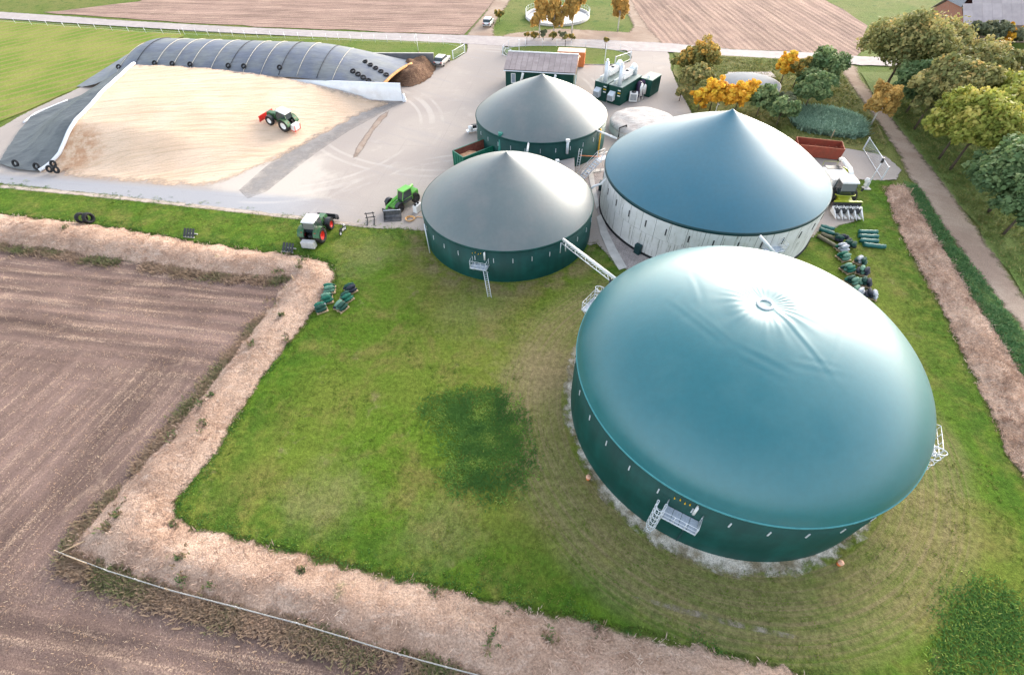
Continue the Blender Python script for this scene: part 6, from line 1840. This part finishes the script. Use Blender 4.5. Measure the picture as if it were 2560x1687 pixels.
tufts('weed_patch', Pf, 'dense dark green weed patch on the lawn left of the big tank', G_weed, (.06, .22), .032, 1, 9, .26, 1.8, tint=vnoise(Pf[:, 0], Pf[:, 1], .9, 2))
W2 = smooth_poly(GP([(2200, 1330), (2300, 1310), (2420, 1400), (2480, 1640), (2200, 1680), (2130, 1560), (2150, 1430)]), 2)
tufts('weed_patch', fade(W2, 5000, 2, 6.0), 'dark green weed patch in the lower right corner', G_weed, (.06, .22), .032, 2, 9, .26, 1.8)
LP = [(p.x, p.y) for p in GP(LAWN)]
def keep_lawn(P):
    k = np.ones(len(P), bool)
    for T in (BIG, MID, WHITE): k &= np.hypot(P[:, 0] - T[0].x, P[:, 1] - T[0].y) > T[1] + .4
    d = np.hypot(P[:, 0] - BIG[0].x, P[:, 1] - BIG[0].y) - BIG[1]
    k &= (d > 5.0) | (np.random.default_rng(3).uniform(0, 1, len(P)) < .35)
    k &= vnoise(P[:, 0], P[:, 1], .35, 6) > .42
    return k & (P[:, 0] > -60) & (P[:, 0] < 60)
Pl = scatter(LP, 16000, 3, keep_lawn)
tufts('lawn_tufts', Pl, 'grass tufts all over the lawn', G_lawn, (.06, .16), .03, 3, 5, .14, 1.4, tint=vnoise(Pl[:, 0], Pl[:, 1], .12, 9))
# rank grass along the edges of the lawn
def along(pts, n, width, seed):
    rng = np.random.default_rng(seed); A = [Vector((p[0], p[1], 0)) for p in pts]; L_ = [(b - a).length for a, b in zip(A[:-1], A[1:])]; w = np.array(L_) / sum(L_)
    idx = rng.choice(len(L_), n, p=w); q = rng.uniform(0, 1, n); out = np.zeros((n, 3))
    for i in range(n):
        a, b = A[idx[i]], A[idx[i] + 1]; p = a.lerp(b, q[i]); out[i] = (p.x, p.y, 0)
    out[:, :2] += rng.normal(0, width, (n, 2)); return out
Pe = along(GP([(0, 492), (300, 528), (560, 572), (720, 594), (776, 622), (745, 702), (640, 832), (500, 1052), (412, 1170), (430, 1218), (700, 1286), (1000, 1360), (1350, 1434), (1700, 1518)]), 2600, .5, 4)
Pe = Pe[vnoise(Pe[:, 0], Pe[:, 1], .5, 2) > .4]
tufts('edge_grass', Pe, 'rank grass along the foot of the bank', G_weed, (.05, .14), .03, 4, 6, .16, 1.4)
Pe = along(GP([(0, 432), (400, 478), (700, 512), (800, 526), (960, 540)]), 700, .8, 14)
Pe = Pe[vnoise(Pe[:, 0], Pe[:, 1], .4, 2) > .45]
tufts('edge_grass', Pe, 'rank grass along the yard edge', G_weed, (.05, .14), .03, 14, 6, .16, 1.4)
# dry stalks on the banks
def bank_z(P, poly, top):
    e = edge_dist(P[:, :2], poly); return bank_relief(top)(P[:, 0], P[:, 1], e)
BPt = [(p.x, p.y) for p in GP(BANK)]
Pb = scatter(BPt, 11000, 5, lambda P: (P[:, 0] > -80) & (P[:, 0] < 40) & (P[:, 1] > 2)); Pb[:, 2] = bank_z(Pb, BPt, .9)
tufts('bank_stalks', Pb, 'dry pale stalks covering the long bank', G_dry, (.08, .3), .025, 5, 5, .16, 1.5, tint=vnoise(Pb[:, 0], Pb[:, 1], .5, 3))
BRt = [(p.x, p.y) for p in GP(BANK_R)]
Pb = scatter(BRt, 3200, 6, lambda P: P[:, 1] > 5); Pb[:, 2] = bank_z(Pb, BRt, .5)
tufts('bank_stalks', Pb, 'dry pale stalks covering the right hand bank', G_dry, (.08, .3), .025, 6, 5, .16, 1.5, tint=vnoise(Pb[:, 0], Pb[:, 1], .5, 4))
# weeds on and below the bank
Pw = np.concatenate([along(GP([(0, 572), (130, 590), (300, 614), (470, 640), (600, 650), (672, 652)]), 1500, .5, 7), along(GP([(660, 680), (560, 805), (480, 905), (330, 1085), (150, 1285)]), 1900, .45, 8), along(GP([(150, 1305), (400, 1392), (700, 1474), (900, 1530), (1100, 1590)]), 2400, .4, 9)])
Pw = Pw[vnoise(Pw[:, 0], Pw[:, 1], .45, 5) + .25 * vnoise(Pw[:, 0], Pw[:, 1], 1.9, 3) > .45]
tufts('bank_weeds', Pw, 'straggling green and brown weeds at the foot of the bank', m_leaf('foot_weeds', [(0, (.07, .10, .035)), (.25, (.13, .145, .06)), (.45, (.25, .18, .12)), (1, (.38, .26, .19))], 1.6, .85), (.12, .4), .04, 7, 6, .25, 1.2, tint=vnoise(Pw[:, 0], Pw[:, 1], .4, 8))
rg = np.random.default_rng(12)
Pc = scatter(BPt, 170, 15, lambda P: (P[:, 0] > -60) & (P[:, 1] > 4)); Pc[:, 2] = bank_z(Pc, BPt, .9)
Pc = np.repeat(Pc, 9, 0); Pc[:, :2] += rg.normal(0, 1, (len(Pc), 2)) * np.repeat(rg.uniform(.08, .4, len(Pc) // 9), 9)[:, None]
tufts('bank_weeds', Pc, 'single green weeds dotted over the dry bank', m_leaf('dotted_weeds', [(0, (.06, .10, .05)), (.4, (.12, .17, .06)), (.7, (.24, .17, .10)), (1, (.16, .10, .06))], 1.5, .8), (.12, .4), .045, 16, 6, .12, .8)
# straw on the stubble field
FPt = [(p.x, p.y) for p in GP(FIELD)]
Ps = scatter(FPt, 24000, 10, lambda P: (P[:, 0] > -75) & (P[:, 1] > -2)); 
yy = Ps[:, 1] * math.cos(ROW) - Ps[:, 0] * math.sin(ROW)
Ps = Ps[(np.sin(yy * 2 * math.pi / 1.5) > .1) | (vnoise(Ps[:, 0], Ps[:, 1], .3, 4) > .62)]
tufts('straw_litter', Ps, 'straw and stubble littering the harvested field', G_straw, (.02, .10), .012, 10, 3, .25, 2.6)
KALE = smooth_poly(GP([(1835, 262), (1880, 252), (1950, 262), (2000, 280), (2010, 310), (1990, 322), (1950, 318), (1900, 312), (1850, 300)]), 1)
Pk = scatter(KALE, 3200, 11)
tufts('leafy_crop', Pk, 'mass of blue green leafy plants behind the red skip', m_leaf('kale_leaves', [(0, (.07, .13, .085)), (.6, (.17, .26, .18)), (1, (.30, .40, .29))], 1.9, .6), (.2, .95), .085, 11, 8, .3, 1.1)
Pr = scatter([(p.x, p.y) for p in GP([(2112, 440), (2130, 482), (2184, 566), (2264, 696), (2334, 806), (2400, 900), (2430, 850), (2290, 664), (2198, 540), (2126, 426)])], 2600, 13)
tufts('edge_grass', Pr, 'rank blue green grass between the right bank and the track', m_leaf('ditch_grass', [(0, (.03, .085, .03)), (.6, (.07, .15, .05)), (1, (.15, .20, .08))], 1.9, .85), (.12, .32), .04, 13, 6, .18, 1.4)
Pp = scatter([(p.x, p.y) for p in GP([(2050, 236), (2200, 172), (2379, 178), (2500, 400), (2450, 760), (2335, 612), (2264, 512), (2184, 402), (2094, 292)])], 6000, 17)
tufts('pasture_tufts', Pp, 'rough grass tufts beside the sandy track', m_leaf('pasture_blades', [(0, (.06, .10, .025)), (.6, (.13, .16, .045)), (1, (.24, .20, .08))], 2.0, .85), (.1, .3), .04, 17, 6, .18, 1.4)
Pq = scatter([(p.x, p.y) for p in GP([(1570, 125), (1700, 133), (1860, 142), (1950, 155), (1985, 222), (2035, 290), (2050, 335), (1935, 338), (1830, 332), (1700, 298), (1615, 266), (1584, 215)])], 5000, 18)
tufts('rough_tufts', Pq, 'rough grass tufts between the bushes', m_leaf('rough_blades', [(0, (.05, .075, .02)), (.6, (.12, .13, .035)), (1, (.24, .19, .07))], 2.0, .85), (.1, .3), .045, 18, 6, .2, 1.4)
